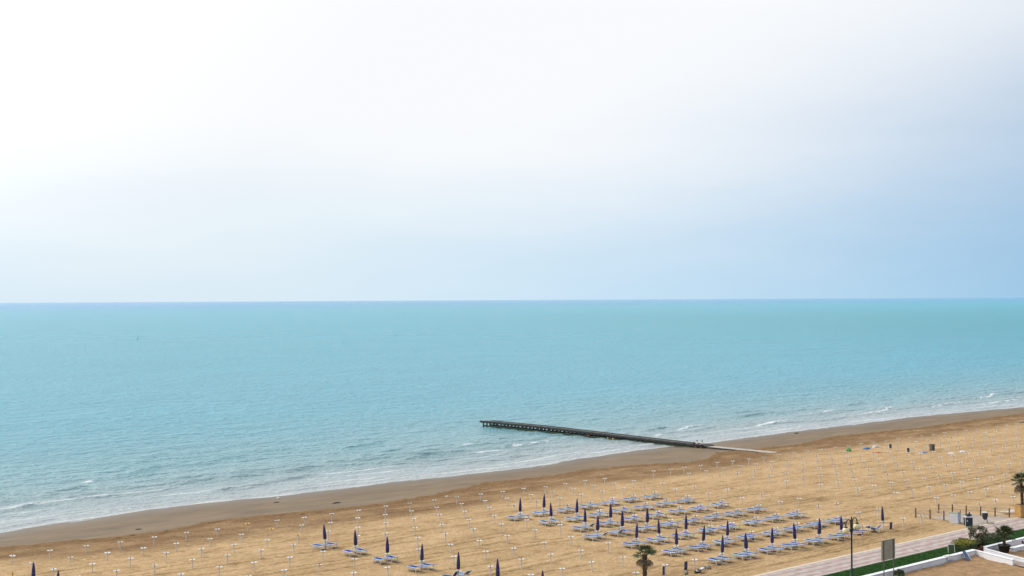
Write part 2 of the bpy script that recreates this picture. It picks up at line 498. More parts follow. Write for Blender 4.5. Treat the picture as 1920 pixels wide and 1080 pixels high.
# tracks of the beach tractor and the rake: long lines roughly along the shore
tracks = []
for k in range(14):
    y0 = 88.6 + k * 3.6 + random.uniform(-1.2, 1.2)
    tracks.append((y0, random.uniform(-.012, .016), random.uniform(.2, .8), random.uniform(14, 40), random.uniform(0, 6), 45, 150 if k % 3 else 103))
for k in range(8):
    tracks.append((82.2 + k * 0.62, random.uniform(-.003, .003), .12, 30, k, 80, 140))
for k in range(8):
    tracks.append((random.uniform(100, 128), random.uniform(-.02, .02), .7, 22, k * 1.7, 138, 153))
for k in range(5):
    tracks.append((random.uniform(93, 126), random.uniform(-.02, .02), .8, 30, k * 2.1, 150, 300))
CH = fbm(X[:, :] / 1.1, Y / .8, 55, 2)
for ti, (y0, sl, am, wl_, ph, xa, xb) in enumerate(tracks):
    i0, i1 = np.searchsorted(xs, xa - 4), np.searchsorted(xs, xb + 4)
    xr_ = xs[i0:i1]
    yl = y0 + sl * (xr_ - 100) + am * np.sin(xr_ / wl_ * 2 * PI / 2.2 + ph)
    j0, j1 = np.searchsorted(ys, yl.min() - 1.2), np.searchsorted(ys, yl.max() + 3.0)
    w = sstep(xa - 3, xa + 6, xr_) * (1 - sstep(xb - 6, xb + 3, xr_))
    w = (w * sstep(-.25, .25, fbm(xr_ / 11.0, xr_ * 0 + y0, 77, 2) + .15))[None, :]
    d = ys[j0:j1, None] - yl[None, :]
    rut = np.exp(-(d / .20) ** 2) + .8 * np.exp(-((d - 1.7) / .18) ** 2) * (ti % 2)
    sl_ = (slice(j0, j1), slice(i0, i1))
    Z[sl_] += upper[sl_] * w * (-.09 * rut + .07 * np.exp(-((np.abs(d) - .45) / .17) ** 2))
    dist_shade[sl_] = np.maximum(dist_shade[sl_], w * rut * (0.5 + 0.9 * np.clip(CH[sl_] + .25, 0, 1)))
# trodden way from the fenced walkway down to the water, and another past the beds
for (xa_, xb_, wd) in ((146.5, 148.0, 2.2), (102.6, 99.0, 1.0)):
    i0, i1 = np.searchsorted(xs, 90), np.searchsorted(xs, 158)
    j0, j1 = np.searchsorted(ys, 81), np.searchsorted(ys, 160)
    q = (slice(j0, j1), slice(i0, i1))
    xc = xa_ + (xb_ - xa_) * (Y[q] - 82) / 75. + 1.2 * np.sin(Y[q] / 9.)
    w = np.exp(-((X[q] - xc) / wd) ** 2) * np.clip(2.6 * fbm(X[q] / .55, Y[q] / .55, 95, 2) + .05, 0, 1)
    dist_shade[q] = np.maximum(dist_shade[q], .6 * w)
    Z[q] -= .06 * upper[q] * w
# turning circles of the tractor beside the fence
for cx, cy, r0 in ((139.5, 87.2, 3.2), (138.6, 86.6, 4.4), (140.8, 85.2, 2.3), (144.8, 93.2, 5.2), (143.9, 93.8, 6.6), (146.5, 91.5, 3.8)):
    i0, i1 = np.searchsorted(xs, cx - 9), np.searchsorted(xs, cx + 9)
    j0, j1 = np.searchsorted(ys, cy - 9), np.searchsorted(ys, cy + 9)
    q = (slice(j0, j1), slice(i0, i1))
    rr = np.hypot(X[q] - cx, (Y[q] - cy) * 1.15) - r0
    w = sstep(-.2, .2, fbm(X[q] / 4.0, Y[q] / 4.0, 91, 2) + .1) * sstep(0, 3, X[q] - cx + 4)
    rut = np.exp(-(rr / .2) ** 2) * w
    Z[q] += upper[q] * (.06 * np.exp(-((rr - .4) / .18) ** 2) * w - .07 * rut)
    dist_shade[q] = np.maximum(dist_shade[q], .7 * rut)
# trodden sand round every post, its dark tone doubling as painted contact shade
jx, jy = np.searchsorted(xs, 0), 0
for (px_, py_) in ALL_POST_XY:
    i0, i1 = np.searchsorted(xs, px_ - 2.2), np.searchsorted(xs, px_ + 2.2)
    j0, j1 = np.searchsorted(ys, py_ - 1.6), np.searchsorted(ys, py_ + 1.6)
    sx, sy = X[j0:j1, i0:i1] - px_ - random.uniform(-.5, .5), Y[j0:j1, i0:i1] - py_ + random.uniform(-.2, .5)
    g = np.exp(-(sx / random.uniform(.7, 1.1)) ** 2 - (sy / .55) ** 2)
    nz_ = np.clip(.35 + 1.6 * fbm(X[j0:j1, i0:i1] / .5, Y[j0:j1, i0:i1] / .5, 61, 2), 0, 1)
    k = (.95 if px_ > 148 else .35) * random.uniform(.6, 1.1)
    dist_shade[j0:j1, i0:i1] = np.maximum(dist_shade[j0:j1, i0:i1], k * g * nz_)
    Z[j0:j1, i0:i1] -= .05 * k * g * nz_
for r_ in PAIRS + [LONE]:  # shadow under each sunbed painted into the sand colour over a shallow trodden hollow
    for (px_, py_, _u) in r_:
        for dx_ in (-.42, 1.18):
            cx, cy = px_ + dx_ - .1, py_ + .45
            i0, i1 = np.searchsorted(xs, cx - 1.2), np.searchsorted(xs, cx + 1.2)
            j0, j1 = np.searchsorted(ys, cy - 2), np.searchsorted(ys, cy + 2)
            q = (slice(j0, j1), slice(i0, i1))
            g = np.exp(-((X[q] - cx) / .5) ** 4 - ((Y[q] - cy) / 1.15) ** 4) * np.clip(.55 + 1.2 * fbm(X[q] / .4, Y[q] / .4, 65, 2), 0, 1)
            dist_shade[q] = np.maximum(dist_shade[q], .8 * g)
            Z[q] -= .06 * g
# under the promenade, the lawn and the yards the sand lies lower
Z = np.where(Y < 80.05, -0.22, Z)
churn = np.exp(-((Y - ED + 1.6) / 1.8) ** 2) * (1 - fore)
Z = Z + churn * (.16 * fbm(X / .7, Y / .45, 71, 3))
mark = np.zeros_like(Z)
for k in range(6):                        # swash lines left by earlier waves
    yl = S - 2.0 - k * 2.1 + 2.4 * fbm(X / 22., X * 0 + 3.1 * k, 73, 3)
    mark = np.maximum(mark, .55 * np.exp(-((Y - yl) / .16) ** 2) * np.clip(.1 + 2.2 * fbm(X / 14., X * 0 + 7.7 * k, 75, 3), 0, 1))
mark = np.maximum(mark, np.clip(3.2 * fbm(X / .8, Y / .8, 79, 2) - 1.15, 0, 1) * np.clip(.3 + 2.4 * fbm(X / 9., Y / 4., 81, 3), 0, 1))
mark = mark * fore * (Y < S - .5)
Z = Z - .03 * mark
wetline = sstep(9.0, 0.0, S - Y)          # sheen rising towards the water's edge

sand, n, l, b = new_mat("sand")
tc_ = N(n, 'ShaderNodeTexCoord')


def attr(nodes, name):
    a = nodes.new('ShaderNodeAttribute')
    a.attribute_name = name
    return a.outputs['Fac']


def noise(nodes, links, src, scale, detail=4, rough=.5, stretch=None):
    a = nodes.new('ShaderNodeTexNoise')
    a.inputs['Scale'].default_value = scale
    a.inputs['Detail'].default_value = detail
    a.inputs['Roughness'].default_value = rough
    if stretch:
        mp = nodes.new('ShaderNodeMapping')
        mp.inputs['Scale'].default_value = stretch
        links.new(src, mp.inputs[0])
        src = mp.outputs[0]
    links.new(src, a.inputs['Vector'])
    return a.outputs[0]


def ramp(nodes, links, src, stops):
    r_ = nodes.new('ShaderNodeValToRGB')
    el = r_.color_ramp.elements
    while len(el) < len(stops):
        el.new(0.5)
    for e, (p, c) in zip(el, stops):
        e.position = p
        e.color = (*c, 1) if len(c) == 3 else c
    links.new(src, r_.inputs[0])
    return r_.outputs[0]


def mixc(nodes, links, fac, a, b_, mode='MIX'):
    mx = nodes.new('ShaderNodeMix')
    mx.data_type = 'RGBA'
    mx.blend_type = mode
    for sock, val in ((0, fac), (6, a), (7, b_)):
        if isinstance(val, (int, float)):
            mx.inputs[sock].default_value = val
        elif isinstance(val, tuple):
            mx.inputs[sock].default_value = (*val, 1)
        else:
            links.new(val, mx.inputs[sock])
    return mx.outputs[2]


def math_(nodes, links, op, a, b_=None, clamp=False):
    mn = nodes.new('ShaderNodeMath')
    mn.operation = op
    mn.use_clamp = clamp
    for i, s in enumerate((a, b_)):
        if s is None:
            continue
        if isinstance(s, (int, float)):
            mn.inputs[i].default_value = s
        else:
            links.new(s, mn.inputs[i])
    return mn.outputs[0]


ob = tc_.outputs['Object']
n_big = noise(n, l, ob, .09, 3)
n_mid = noise(n, l, ob, .8, 4, .6)
n_fin = noise(n, l, ob, 3.2, 4, .65)
n_grn = noise(n, l, ob, 9.0, 3, .7)
dry_c = ramp(n, l, n_mid, [(.30, (.385, .252, .125)), (.70, (.52, .355, .187))])
dry_c = mixc(n, l, math_(n, l, 'MULTIPLY', n_big, .35), dry_c, (.51, .34, .172))
n_spk = noise(n, l, ob, 3.2, 5, .78)
n_wide = noise(n, l, ob, .16, 4, .6, (.7, 1.6, 1))
speck = ramp(n, l, n_spk, [(.33, (.58, .53, .48)), (.45, (.92, .91, .90)), (.56, (1.03, 1.03, 1.03)), (.69, (1.22, 1.22, 1.24))])
dry_c = mixc(n, l, .9, dry_c, speck, 'MULTIPLY')
dry_c = mixc(n, l, .8, dry_c, ramp(n, l, n_wide, [(.30, (.80, .77, .72)), (.5, (.99, .99, .99)), (.68, (1.14, 1.16, 1.20))]), 'MULTIPLY')
damp_c = ramp(n, l, n_mid, [(.3, (.160, .090, .037)), (.7, (.255, .150, .068))])
damp_c = mixc(n, l, .9, damp_c, speck, 'MULTIPLY')
fo_n = noise(n, l, ob, .25, 4, .55, (.5, 1.6, 1))
fore_c = ramp(n, l, fo_n, [(.3, (.150, .107, .064)), (.7, (.225, .157, .093))])
c = mixc(n, l, attr(n, 'damp'), dry_c, damp_c)
dk = mixc(n, l, math_(n, l, 'MULTIPLY', attr(n, 'dist_shade'), 1.0, True), c, (.20, .118, .050))
c = mixc(n, l, attr(n, 'fore'), dk, fore_c)
c = mixc(n, l, math_(n, l, 'MULTIPLY', attr(n, 'mark'), .7), c, (.085, .060, .036))
c = mixc(n, l, math_(n, l, 'MULTIPLY', attr(n, 'wetline'), .5), c, (.082, .065, .047))
l.new(c, b.inputs['Base Color'])
rg = math_(n, l, 'SUBTRACT', .95, math_(n, l, 'MULTIPLY', attr(n, 'fore'), .25))
rg = math_(n, l, 'SUBTRACT', rg, math_(n, l, 'MULTIPLY', attr(n, 'wetline'), .30))
l.new(rg, b.inputs['Roughness'])
b.inputs['Specular IOR Level'].default_value = .2
bp = N(n, 'ShaderNodeBump')
bp.inputs['Distance'].default_value = .12
l.new(math_(n, l, 'MULTIPLY_ADD', attr(n, 'fore'), -.75), bp.inputs['Strength'])
bp.inputs['Strength'].links[0].from_node.inputs[2].default_value = .9
h = math_(n, l, 'ADD', n_fin, math_(n, l, 'MULTIPLY', n_grn, .4))
l.new(h, bp.inputs['Height'])
l.new(bp.outputs[0], b.inputs['Normal'])
beach = grid_mesh("beach", xs, ys, Z, {'damp': damp, 'fore': fore, 'dist_shade': dist_shade, 'wetline': wetline, 'mark': mark}, sand)
tag(beach, kind='structure')

# ------------------------------------------------------------------ sea
xs = axis(-70000, 50, 400, 90000, 0.5, 1.10)
ys = np.concatenate([np.arange(160, 215, .22), axis(215, 215, 215.3, 90000, .3, 1.022)[1:]])
X, Y = np.meshgrid(xs, ys)
S = table(SHORE, X)
off = Y - S
near = np.exp(-np.clip(Y - 230, 0, None) / 260.)
calm = sstep(0.0, 9.0, off)
# swell turning parallel to the shore, lifting as it gets shallower
ph = off / 7.0 + 1.3 * fbm(X / 70., Y / 45., 21, 3) + X * .012
env = np.clip(.6 + 1.3 * fbm(X / 34., Y / 8., 23, 3), .1, 1)
crest = np.power(.5 + .5 * np.sin(ph * 2 * PI), 3.5)
swell = .36 * crest * env * np.exp(-np.clip(off - 22, 0, None) / 34.) * sstep(2, 12, off)
chop = .10 * fbm(X / 2.6 + Y * .1, Y / 1.9, 25, 3) + .16 * fbm(X / 9., Y / 4.5, 27, 3)
Z = WL + .015 + near * chop * calm + swell
foam = np.zeros_like(Z)
for ci, cr in enumerate(CRESTS):
    cr = np.array(cr)
    white = ci < 12
    L_ = cr[-1, 0] - cr[0, 0]
    e = min(2.5, .3 * L_)
    i0, i1 = np.searchsorted(xs, cr[0, 0] - 4), np.searchsorted(xs, cr[-1, 0] + 4)
    j0, j1 = np.searchsorted(ys, cr[:, 1].min() - 6), np.searchsorted(ys, cr[:, 1].max() + 8)
    q = (slice(j0, j1), slice(i0, i1))
    xr_ = xs[i0:i1]
    w = (sstep(cr[0, 0] - e, cr[0, 0] + e, xr_) * (1 - sstep(cr[-1, 0] - e, cr[-1, 0] + e, xr_)))[None, :]
    yl = np.interp(xr_, cr[:, 0], cr[:, 1]) + .9 * fbm(xr_ / 3., xr_ * 0 + ci, 29, 3)
    d = ys[j0:j1, None] - yl[None, :]
    amp = .22 if white else .24 + .10 * math.sin(ci * 2.3)
    Z[q] += amp * w * np.where(d < 0, np.exp(-(d / .45) ** 2), np.exp(-(d / 2.0) ** 2))
    if white:
        f_ = w * np.exp(-((d + .05) / .42) ** 4) * np.clip(.55 + 1.9 * fbm(X[q] / 1.4, Y[q] / .9, 37 + ci, 2), 0, 1)
        foam[q] = np.maximum(foam[q], f_)
# lace foam of spent waves in the shallows
lace = np.exp(-(np.clip(off - 6., 0, None) / 8.0) ** 2) * sstep(0, 2.5, off) * np.clip(.5 + 1.7 * fbm(X / 16., off / 3.0, 43, 3), 0, 1)
lace = lace * (.66 + .22 * sstep(140, 70, X))
lip = np.exp(-((off + .1) / .5) ** 2) * np.clip(.45 + 1.8 * fbm(X / 5., X * 0, 83, 3), 0, 1)
for k, o_ in enumerate((2.4, 5.2, 9.5, 15.0)):
    dd = off - o_ - 1.6 * fbm(X / 13., X * 0 + k * 3.3, 47, 3)
    Z = Z + .07 * np.where(dd < 0, np.exp(-(dd / .25) ** 2), np.exp(-(dd / 1.3) ** 2)) * sstep(0, 2, off)
    foam = np.maximum(foam, .55 * np.exp(-((dd - .15) / .35) ** 2) * np.clip(.25 + 1.8 * fbm(X / 18., X * 0 + 5 * k, 49, 3), 0, 1) * (off > 0))
green = sstep(150, 900, X - .55 * Y) * sstep(15, 90, off) * (1 - .8 * sstep(700, 2500, Y))
logo = np.log10(np.clip(off, .1, 1e6) + 1)

water, n, l, b = new_mat("sea_water")
tcw = N(n, 'ShaderNodeTexCoord').outputs['Object']
body = ramp(n, l, math_(n, l, 'DIVIDE', attr(n, 'logoff'), 5.0),
            [(0.0, (.39, .41, .41)), (.14, (.335, .380, .385)), (.24, (.275, .365, .375)), (.33, (.165, .365, .410)),
             (.42, (.072, .375, .480)), (.60, (.026, .365, .475)), (.70, (.026, .36, .485)), (.77, (.034, .29, .53))])
body = mixc(n, l, math_(n, l, 'MULTIPLY', attr(n, 'green'), .5), body, (.014, .28, .315))
patch = noise(n, l, tcw, .012, 4, .55, (1, 2.2, 1))
body = mixc(n, l, .8, body, ramp(n, l, patch, [(.3, (.88, .94, .95)), (.7, (1.10, 1.05, 1.05))]), 'MULTIPLY')
# white water
fn = noise(n, l, tcw, 2.2, 5, .65, (.7, 1.3, 1))
lz = noise(n, l, tcw, 1.7, 5, .75, (.6, 1.2, 1))
la = math_(n, l, 'MULTIPLY', attr(n, 'lace'), 1.0)
thr = math_(n, l, 'SUBTRACT', .70, math_(n, l, 'MULTIPLY', la, .20))
lmask = N(n, 'ShaderNodeMapRange')
l.new(lz, lmask.inputs['Value'])
l.new(thr, lmask.inputs['From Min'])
l.new(math_(n, l, 'ADD', thr, .10), lmask.inputs['From Max'])
fm = math_(n, l, 'MULTIPLY', attr(n, 'foam'), math_(n, l, 'ADD', math_(n, l, 'MULTIPLY', fn, 1.6), .35), True)
fm = math_(n, l, 'MAXIMUM', fm, math_(n, l, 'MULTIPLY', lmask.outputs[0], math_(n, l, 'MULTIPLY', la, .75)))
fm = math_(n, l, 'MAXIMUM', fm, math_(n, l, 'MULTIPLY', attr(n, 'lip'), math_(n, l, 'MULTIPLY', fn, .6)), True)
col = mixc(n, l, fm, body, (.80, .82, .82))
l.new(col, b.inputs['Base Color'])
l.new(math_(n, l, 'ADD', math_(n, l, 'MULTIPLY', fm, .5), .22), b.inputs['Roughness'])
b.inputs['IOR'].default_value = 1.333
sp = N(n, 'ShaderNodeMapRange')
sp.inputs['From Min'].default_value = 1.3
sp.inputs['From Max'].default_value = 2.6
sp.inputs['To Min'].default_value = .5
sp.inputs['To Max'].default_value = .22
l.new(attr(n, 'logoff'), sp.inputs['Value'])
l.new(sp.outputs[0], b.inputs['Specular IOR Level'])
w0 = noise(n, l, tcw, .13, 4, .6, (.55, 1.5, 1))
w1 = noise(n, l, tcw, .5, 4, .6, (.7, 1.3, 1))
w2 = noise(n, l, tcw, 2.4, 3, .6, (.8, 1.2, 1))
hh = math_(n, l, 'ADD', math_(n, l, 'MULTIPLY', w0, 1.6), math_(n, l, 'ADD', math_(n, l, 'MULTIPLY', w1, 1.1), math_(n, l, 'MULTIPLY', w2, .16)))
bp = N(n, 'ShaderNodeBump')
bs = N(n, 'ShaderNodeMapRange')
bs.inputs['From Min'].default_value = 1.0
bs.inputs['From Max'].default_value = 1.9
bs.inputs['To Min'].default_value = .6
bs.inputs['To Max'].default_value = 1.0
l.new(attr(n, 'logoff'), bs.inputs['Value'])
l.new(bs.outputs[0], bp.inputs['Strength'])
bp.inputs['Distance'].default_value = 2.0
l.new(hh, bp.inputs['Height'])
l.new(bp.outputs[0], b.inputs['Normal'])
sea = grid_mesh("sea", xs, ys, Z, {'foam': foam, 'lace': lace, 'lip': lip, 'green': green, 'logoff': logo}, water)
tag(sea, kind='structure')

# ------------------------------------------------------------------ materials for objects
M = {}
M['white'] = plain("white_plastic", (.68, .67, .64), .5, .06, 14)
M['post'] = plain("post_grey_white", (.66, .63, .60), .6, .12, 9)
M['yellow'] = plain("yellow_plastic", (.66, .40, .08), .5, .15, 9)
M['socket'] = plain("black_socket", (.03, .03, .035), .6, .2, 9)
M['navy'] = plain("navy_canvas", (.030, .024, .105), .8, .25, 7, .3)
M['navy_pad'] = plain("navy_pad", (.03, .05, .17), .75, .2, 7)
M['blue'] = plain("blue_sling", (.013, .055, .215), .9, .25, 5, .2, 0, .12)
M['pale'] = plain("pale_sling", (.29, .41, .57), .9, .15, 5, 0, 0, .12)
M['alu'] = plain("white_frame", (.76, .78, .79), .4, .08, 12)
M['skyblue'] = plain("faded_blue_cloth", (.22, .36, .55), .8, .2, 4)
M['wood_dark'] = plain("dark_weathered_wood", (.035, .037, .036), .85, .4, 3, .5)
M['deck'] = plain("grey_deck_boards", (.085, .088, .090), .8, .3, 2.5, .3)
M['weed'] = plain("green_weed", (.030, .048, .022), .9, .5, 4, .6)
M['concrete'] = plain("pale_concrete", (.40, .36, .32), .9, .15, 1.6, .3)
M['skin'] = plain("skin", (.42, .24, .16), .6, .08, 8)
M['shirt'] = plain("white_shirt", (.72, .72, .74), .8, .1, 9)
M['dark_cloth'] = plain("dark_cloth", (.03, .028, .04), .85, .3, 9)
M['maroon'] = plain("maroon_cloth", (.10, .03, .03), .85, .3, 9)
M['hair'] = plain("dark_hair", (.02, .015, .012), .7, .3, 20)
M['green_plastic'] = plain("green_plastic", (.03, .25, .05), .5, .2, 6)
M['red'] = plain("red_cloth", (.55, .05, .03), .7, .2, 6)
M['blue_tarp'] = plain("blue_tarp", (.04, .13, .36), .5, .3, 4, .5)
M['grey_blue'] = plain("grey_blue_cloth", (.27, .31, .48), .7, .3, 5, .5)
M['dark_grey'] = plain("dark_grey_board", (.075, .075, .07), .7, .3, 5)
M['stone'] = plain("grey_stone", (.23, .22, .19), .9, .3, 7, .6)
M['pink'] = plain("pink_paving", (.36, .245, .225), .9, .2, 1.3, .3)
M['pale_pave'] = plain("pale_grey_paving", (.41, .36, .325), .9, .18, 1.3, .3)
M['kerb'] = plain("sandy_concrete_edge", (.56, .46, .36), .9, .12, 2.0, .3)
M['lawn'] = plain("lawn_green", (.018, .068, .010), .95, .45, 1.4, .5, 0, .1)
M['walk'] = plain("sandy_grey_walkway", (.36, .30, .25), .9, .22, .9, .3)
M['wall_white'] = plain("white_render", (.78, .78, .80), .85, .07, 1.1, .2)
M['brown_wood'] = plain("brown_wood_post", (.14, .075, .035), .8, .35, 6, .4)
M['rail'] = plain("pale_rope_rail", (.52, .42, .33), .85, .2, 8)
M['lamp_iron'] = plain("dark_green_iron", (.012, .022, .020), .45, .3, 6)
M['globe'] = plain("cream_globe", (.72, .62, .36), .35, .1, 3)
M['board'] = plain("grey_green_board", (.33, .31, .24), .75, .12, 2.5)
M['board_frame'] = plain("board_frame", (.12, .115, .09), .7, .2, 4)
M['bin'] = plain("dark_bin", (.008, .022, .030), .45, .3, 3)
M['terracotta'] = plain("ochre_terracotta", (.47, .26, .085), .8, .18, 3, .3)
M['pot'] = plain("black_pot", (.010, .010, .014), .6, .3, 4)
M['soil'] = plain("soil", (.10, .06, .035), .95, .4, 6, .6)
M['trunk'] = plain("palm_trunk", (.075, .045, .028), .9, .45, 9, .8)
M['stem'] = plain("shrub_stem", (.10, .065, .04), .9, .3, 9)
M['panel_blue'] = plain("blue_panel", (.05, .10, .22), .5, .2, 3)
M['panel_light'] = plain("light_blue_panel", (.30, .42, .66), .55, .15, 3)
M['palm_leaf'] = leafy("palm_leaf", (.020, .034, .010), (.105, .130, .034))
M['dead_leaf'] = leafy("dead_palm_leaf", (.055, .035, .016), (.22, .15, .07))
M['hedge_low'] = leafy("hedge_leaf", (.012, .026, .007), (.060, .100, .016))
M['hedge_top'] = leafy("hedge_yellow_leaf", (.10, .12, .012), (.34, .29, .02))
M['oleander'] = leafy("oleander_leaf", (.030, .042, .016), (.19, .17, .075))
M['green_leaf'] = leafy("green_leaf", (.012, .04, .010), (.06, .13, .03))
M['red_flower'] = leafy("red_flower", (.12, .015, .015), (.34, .05, .04))
M['grass'] = leafy("grass_blade", (.014, .052, .007), (.045, .120, .018), .9)

# ------------------------------------------------------------------ promenade, lawn, yards


def prism(b, xs_, lo, hi, z0, z1, mi=0):
    """Strip along x whose two long edges follow lo(x), hi(x)."""
    vs, fs = [], []
    for x in xs_:
        vs += [(x, lo(x), z0), (x, hi(x), z0), (x, hi(x), z1), (x, lo(x), z1)]
    for i in range(len(xs_) - 1):
        a, c = i * 4, i * 4 + 4
        fs += [(a + 3, c + 3, c + 2, a + 2), (a, a + 3, a + 2, a + 1)[:0] or (a, c, c + 3, a + 3), (a + 1, a + 2, c + 2, c + 1), (a, a + 1, c + 1, c)]
    e = (len(xs_) - 1) * 4
    fs += [(0, 3, 2, 1), (e, e + 1, e + 2, e + 3)]
    return b.add(vs, fs, mi)


PX = list(np.arange(60, 240.01, .19))
prom = MB()
prism(prom, [60, 240], lambda x: 75.78, lambda x: 80.3, -.20, -.012)
prom = prom.build("promenade", M['kerb'])
tag(prom, kind='structure')
bounds = [75.82, 76.25, 76.85, 77.45, 78.05, 78.65, 79.25, 79.72]


def wavy(k):
    if k in (0, len(bounds) - 1):
        return lambda x: bounds[k]
    return lambda x: bounds[k] + .12 * math.sin(x * 2 * PI / 2.3 + .45 * k) + .05 * math.sin(x * 2 * PI / 1.15 + .7 * k) + .03 * math.sin(x * .9 + k)


for k in range(len(bounds) - 1):
    bb = MB()
    prism(bb, PX, wavy(k), wavy(k + 1), -.10, .035 + .003 * (k % 2))
    bb.build("paving_band", M['pale_pave'] if k % 2 == 0 else M['pink'], prom)
kb = MB()
prism(kb, [60, 240], lambda x: 79.74, lambda x: 80.22, -.18, .05)
kb.build("kerb", M['kerb'], prom)

# concrete walkway between the two fences
wk = MB()
wk.add([(142.2, 80.24, .055), (150.6, 80.24, .055), (149.8, 85.6, .05), (148.6, 88.6, -.02), (143.8, 88.2, -.02), (143.0, 84.2, .05)],
       [(0, 1, 2, 3, 4, 5)])
wk_o = wk.build("walkway", M['walk'])
tag(wk_o, kind='structure')
# lawn strip with blades
lw = MB()
lw.box((97.5, 73.66, -.08), (75, 4.1, .20))
lw.box((143.0, 73.9, -.08), (28, 3.6, .20)) if False else None
lawn = lw.build("lawn", M['lawn'])
tag(lawn, kind='structure')
lw2 = MB()
lw2.box((170.5, 73.66, -.08), (69.0, 4.1, .20))
lawn2 = lw2.build("lawn", M['lawn'])
tag(lawn2, kind='structure')


def blades(name, x0, x1, y0, y1, cnt):
    b = MB()
    for _ in range(cnt):
        x, y = random.uniform(x0, x1), random.uniform(y0, y1)
        hgt, a = random.uniform(.05, .11), random.uniform(0, 2 * PI)
        dx, dy = .018 * math.cos(a), .018 * math.sin(a)
        b.add([(x - dx, y - dy, .018), (x + dx, y + dy, .018), (x + random.uniform(-.03, .03), y + random.uniform(-.03, .03), .018 + hgt)], [(0, 1, 2)], 0, random.random())
    return b.build(name, M['grass'])


tag(blades("grass", 104, 128, 71.7, 75.6, 16000), 'short dark green grass between promenade and white wall', 'grass', kind='stuff')
tag(blades("grass", 136.2, 152, 71.7, 75.6, 8000), 'short dark green grass beyond the oleander bush', 'grass', kind='stuff')

# sandy yards behind the white walls
yard_mat, n, l, b = new_mat("yard_sand")
tcy = N(n, 'ShaderNodeTexCoord').outputs['Object']
c1 = ramp(n, l, noise(n, l, tcy, 1.1, 5, .62), [(.3, (.23, .130, .058)), (.7, (.40, .245, .118))])
c2 = ramp(n, l, noise(n, l, tcy, 6.0, 4, .7), [(.35, (.72, .7, .66)), (.6, (1.1, 1.1, 1.1))])
l.new(mixc(n, l, .9, c1, c2, 'MULTIPLY'), b.inputs['Base Color'])
b.inputs['Roughness'].default_value = .95
bp = N(n, 'ShaderNodeBump')
bp.inputs['Strength'].default_value = .7
bp.inputs['Distance'].default_value = .1
l.new(noise(n, l, tcy, 4.0, 5, .65), bp.inputs['Height'])
l.new(bp.outputs[0], b.inputs['Normal'])


def yard(name, x0, x1, y0, y1):
    gx, gy = np.arange(x0, x1, .25), np.arange(y0, y1 + .01, .25)
    XX, YY = np.meshgrid(gx, gy)
    ZZ = .02 + .12 * fbm(XX / 2.2, YY / 2.2, 63, 3) + .06 * fbm(XX / .6, YY / .6, 64, 2) + .10 * np.exp(-((YY - y1) / .5) ** 2)
    return tag(grid_mesh(name, gx, gy, ZZ, {}, yard_mat), kind='structure')


yard("sandy_yard", 88, 126.4, 52, 71.2)
yard("sandy_yard_beyond_path", 127.2, 160, 52, 71.2)
pa = MB()
pa.add([(126.2, 73.2, .07), (128.4, 73.2, .07), (127.6, 70.9, .07), (121.9, 56, .17), (120.3, 56, .17), (125.9, 70.9, .07)], [(0, 5, 4, 3, 2, 1)])
path = pa.build("garden_path", plain("path_paving", (.30, .235, .19), .9, .2, 2.0, .3))
tag(path, kind='structure')

wall = MB()
wall.box((103.0, 71.28, .24), (46.0, .40, .64))
w_o = wall.build("garden_wall", M['wall_white'])
tag(w_o, 'long low white rendered wall running along the near side of the lawn', 'wall')
cp = MB()
cp.box((103.0, 71.28, .59), (46.1, .50, .07))
cp.build("coping", M['wall_white'], w_o)


def skew_wall(name, p, q, label, hgt=.52, th=.26):
    p, q = Vector(p), Vector(q)
    d = (q - p)
    L_ = d.length
    a = math.atan2(d.y, d.x)
    c_ = (p + q) / 2
    b_ = MB()
    b_.box((c_.x, c_.y, hgt / 2 - .05), (L_, th, hgt + .1), a)
    o_ = b_.build(name, M['wall_white'])
    tag(o_, label, 'wall')
    k_ = MB()
    k_.box((c_.x, c_.y, hgt + .03), (L_ + .04, th + .08, .06), a)
    k_.build("coping", M['wall_white'], o_)
    return o_


skew_wall("garden_wall", (126.0, 71.02), (124.1, 66.1), 'short white wall on the left side of the garden path')
skew_wall("garden_wall", (128.05, 71.3), (125.4, 65.0), 'thin white wall on the right side of the garden path', .42, .16)
skew_wall("garden_wall", (128.2, 71.35), (160.0, 71.15), 'white wall continuing beside the lawn beyond the garden path', .56, .34)
skew_wall("planter_wall", (130.4, 69.7), (142.0, 69.6), 'low pale planter wall behind the potted palm', .38, .5)

# ------------------------------------------------------------------ tray posts
WHITE_GRP = 'white tray posts set out in rows on the sand'


def make_post(tray_mat, hgt=.93):
    r_ = bpy.data.objects.new("tray_post", None)
    COL.objects.link(r_)
    MB().tube([(0, 0, -.25), (0, 0, hgt)], .058, 8).build("pole", M['post'], r_)
    MB().lathe([(.06, hgt - .10), (.10, hgt - .06), (.29, hgt - .015), (.31, hgt + .04), (.285, hgt + .04), (.26, hgt + .012)], 14).build("tray", tray_mat, r_)
    MB().lathe([(.045, hgt + .01), (.045, hgt + .10), (.02, hgt + .115)], 8).build("socket", M['socket'], r_)
    return r_


post_w = make_post(M['white'])
post_y = make_post(M['yellow'])
used_w = used_y = False
YELLOW = [(50.2, 126.7), (83.2, 139.7), (82.2, 132.9), (81.7, 126.7)]
nrows = len(POST_ROWS)


def place(proto, first, x, y, z, rz, label, cat, group):
    o = proto if first else copy_tree(proto)
    o.location = (x, y, z)
    o.rotation_euler = (random.gauss(0, .03), random.gauss(0, .03), rz)
    o.scale = (1, 1, random.uniform(.93, 1.06))
    return tag(o, label, cat, group)


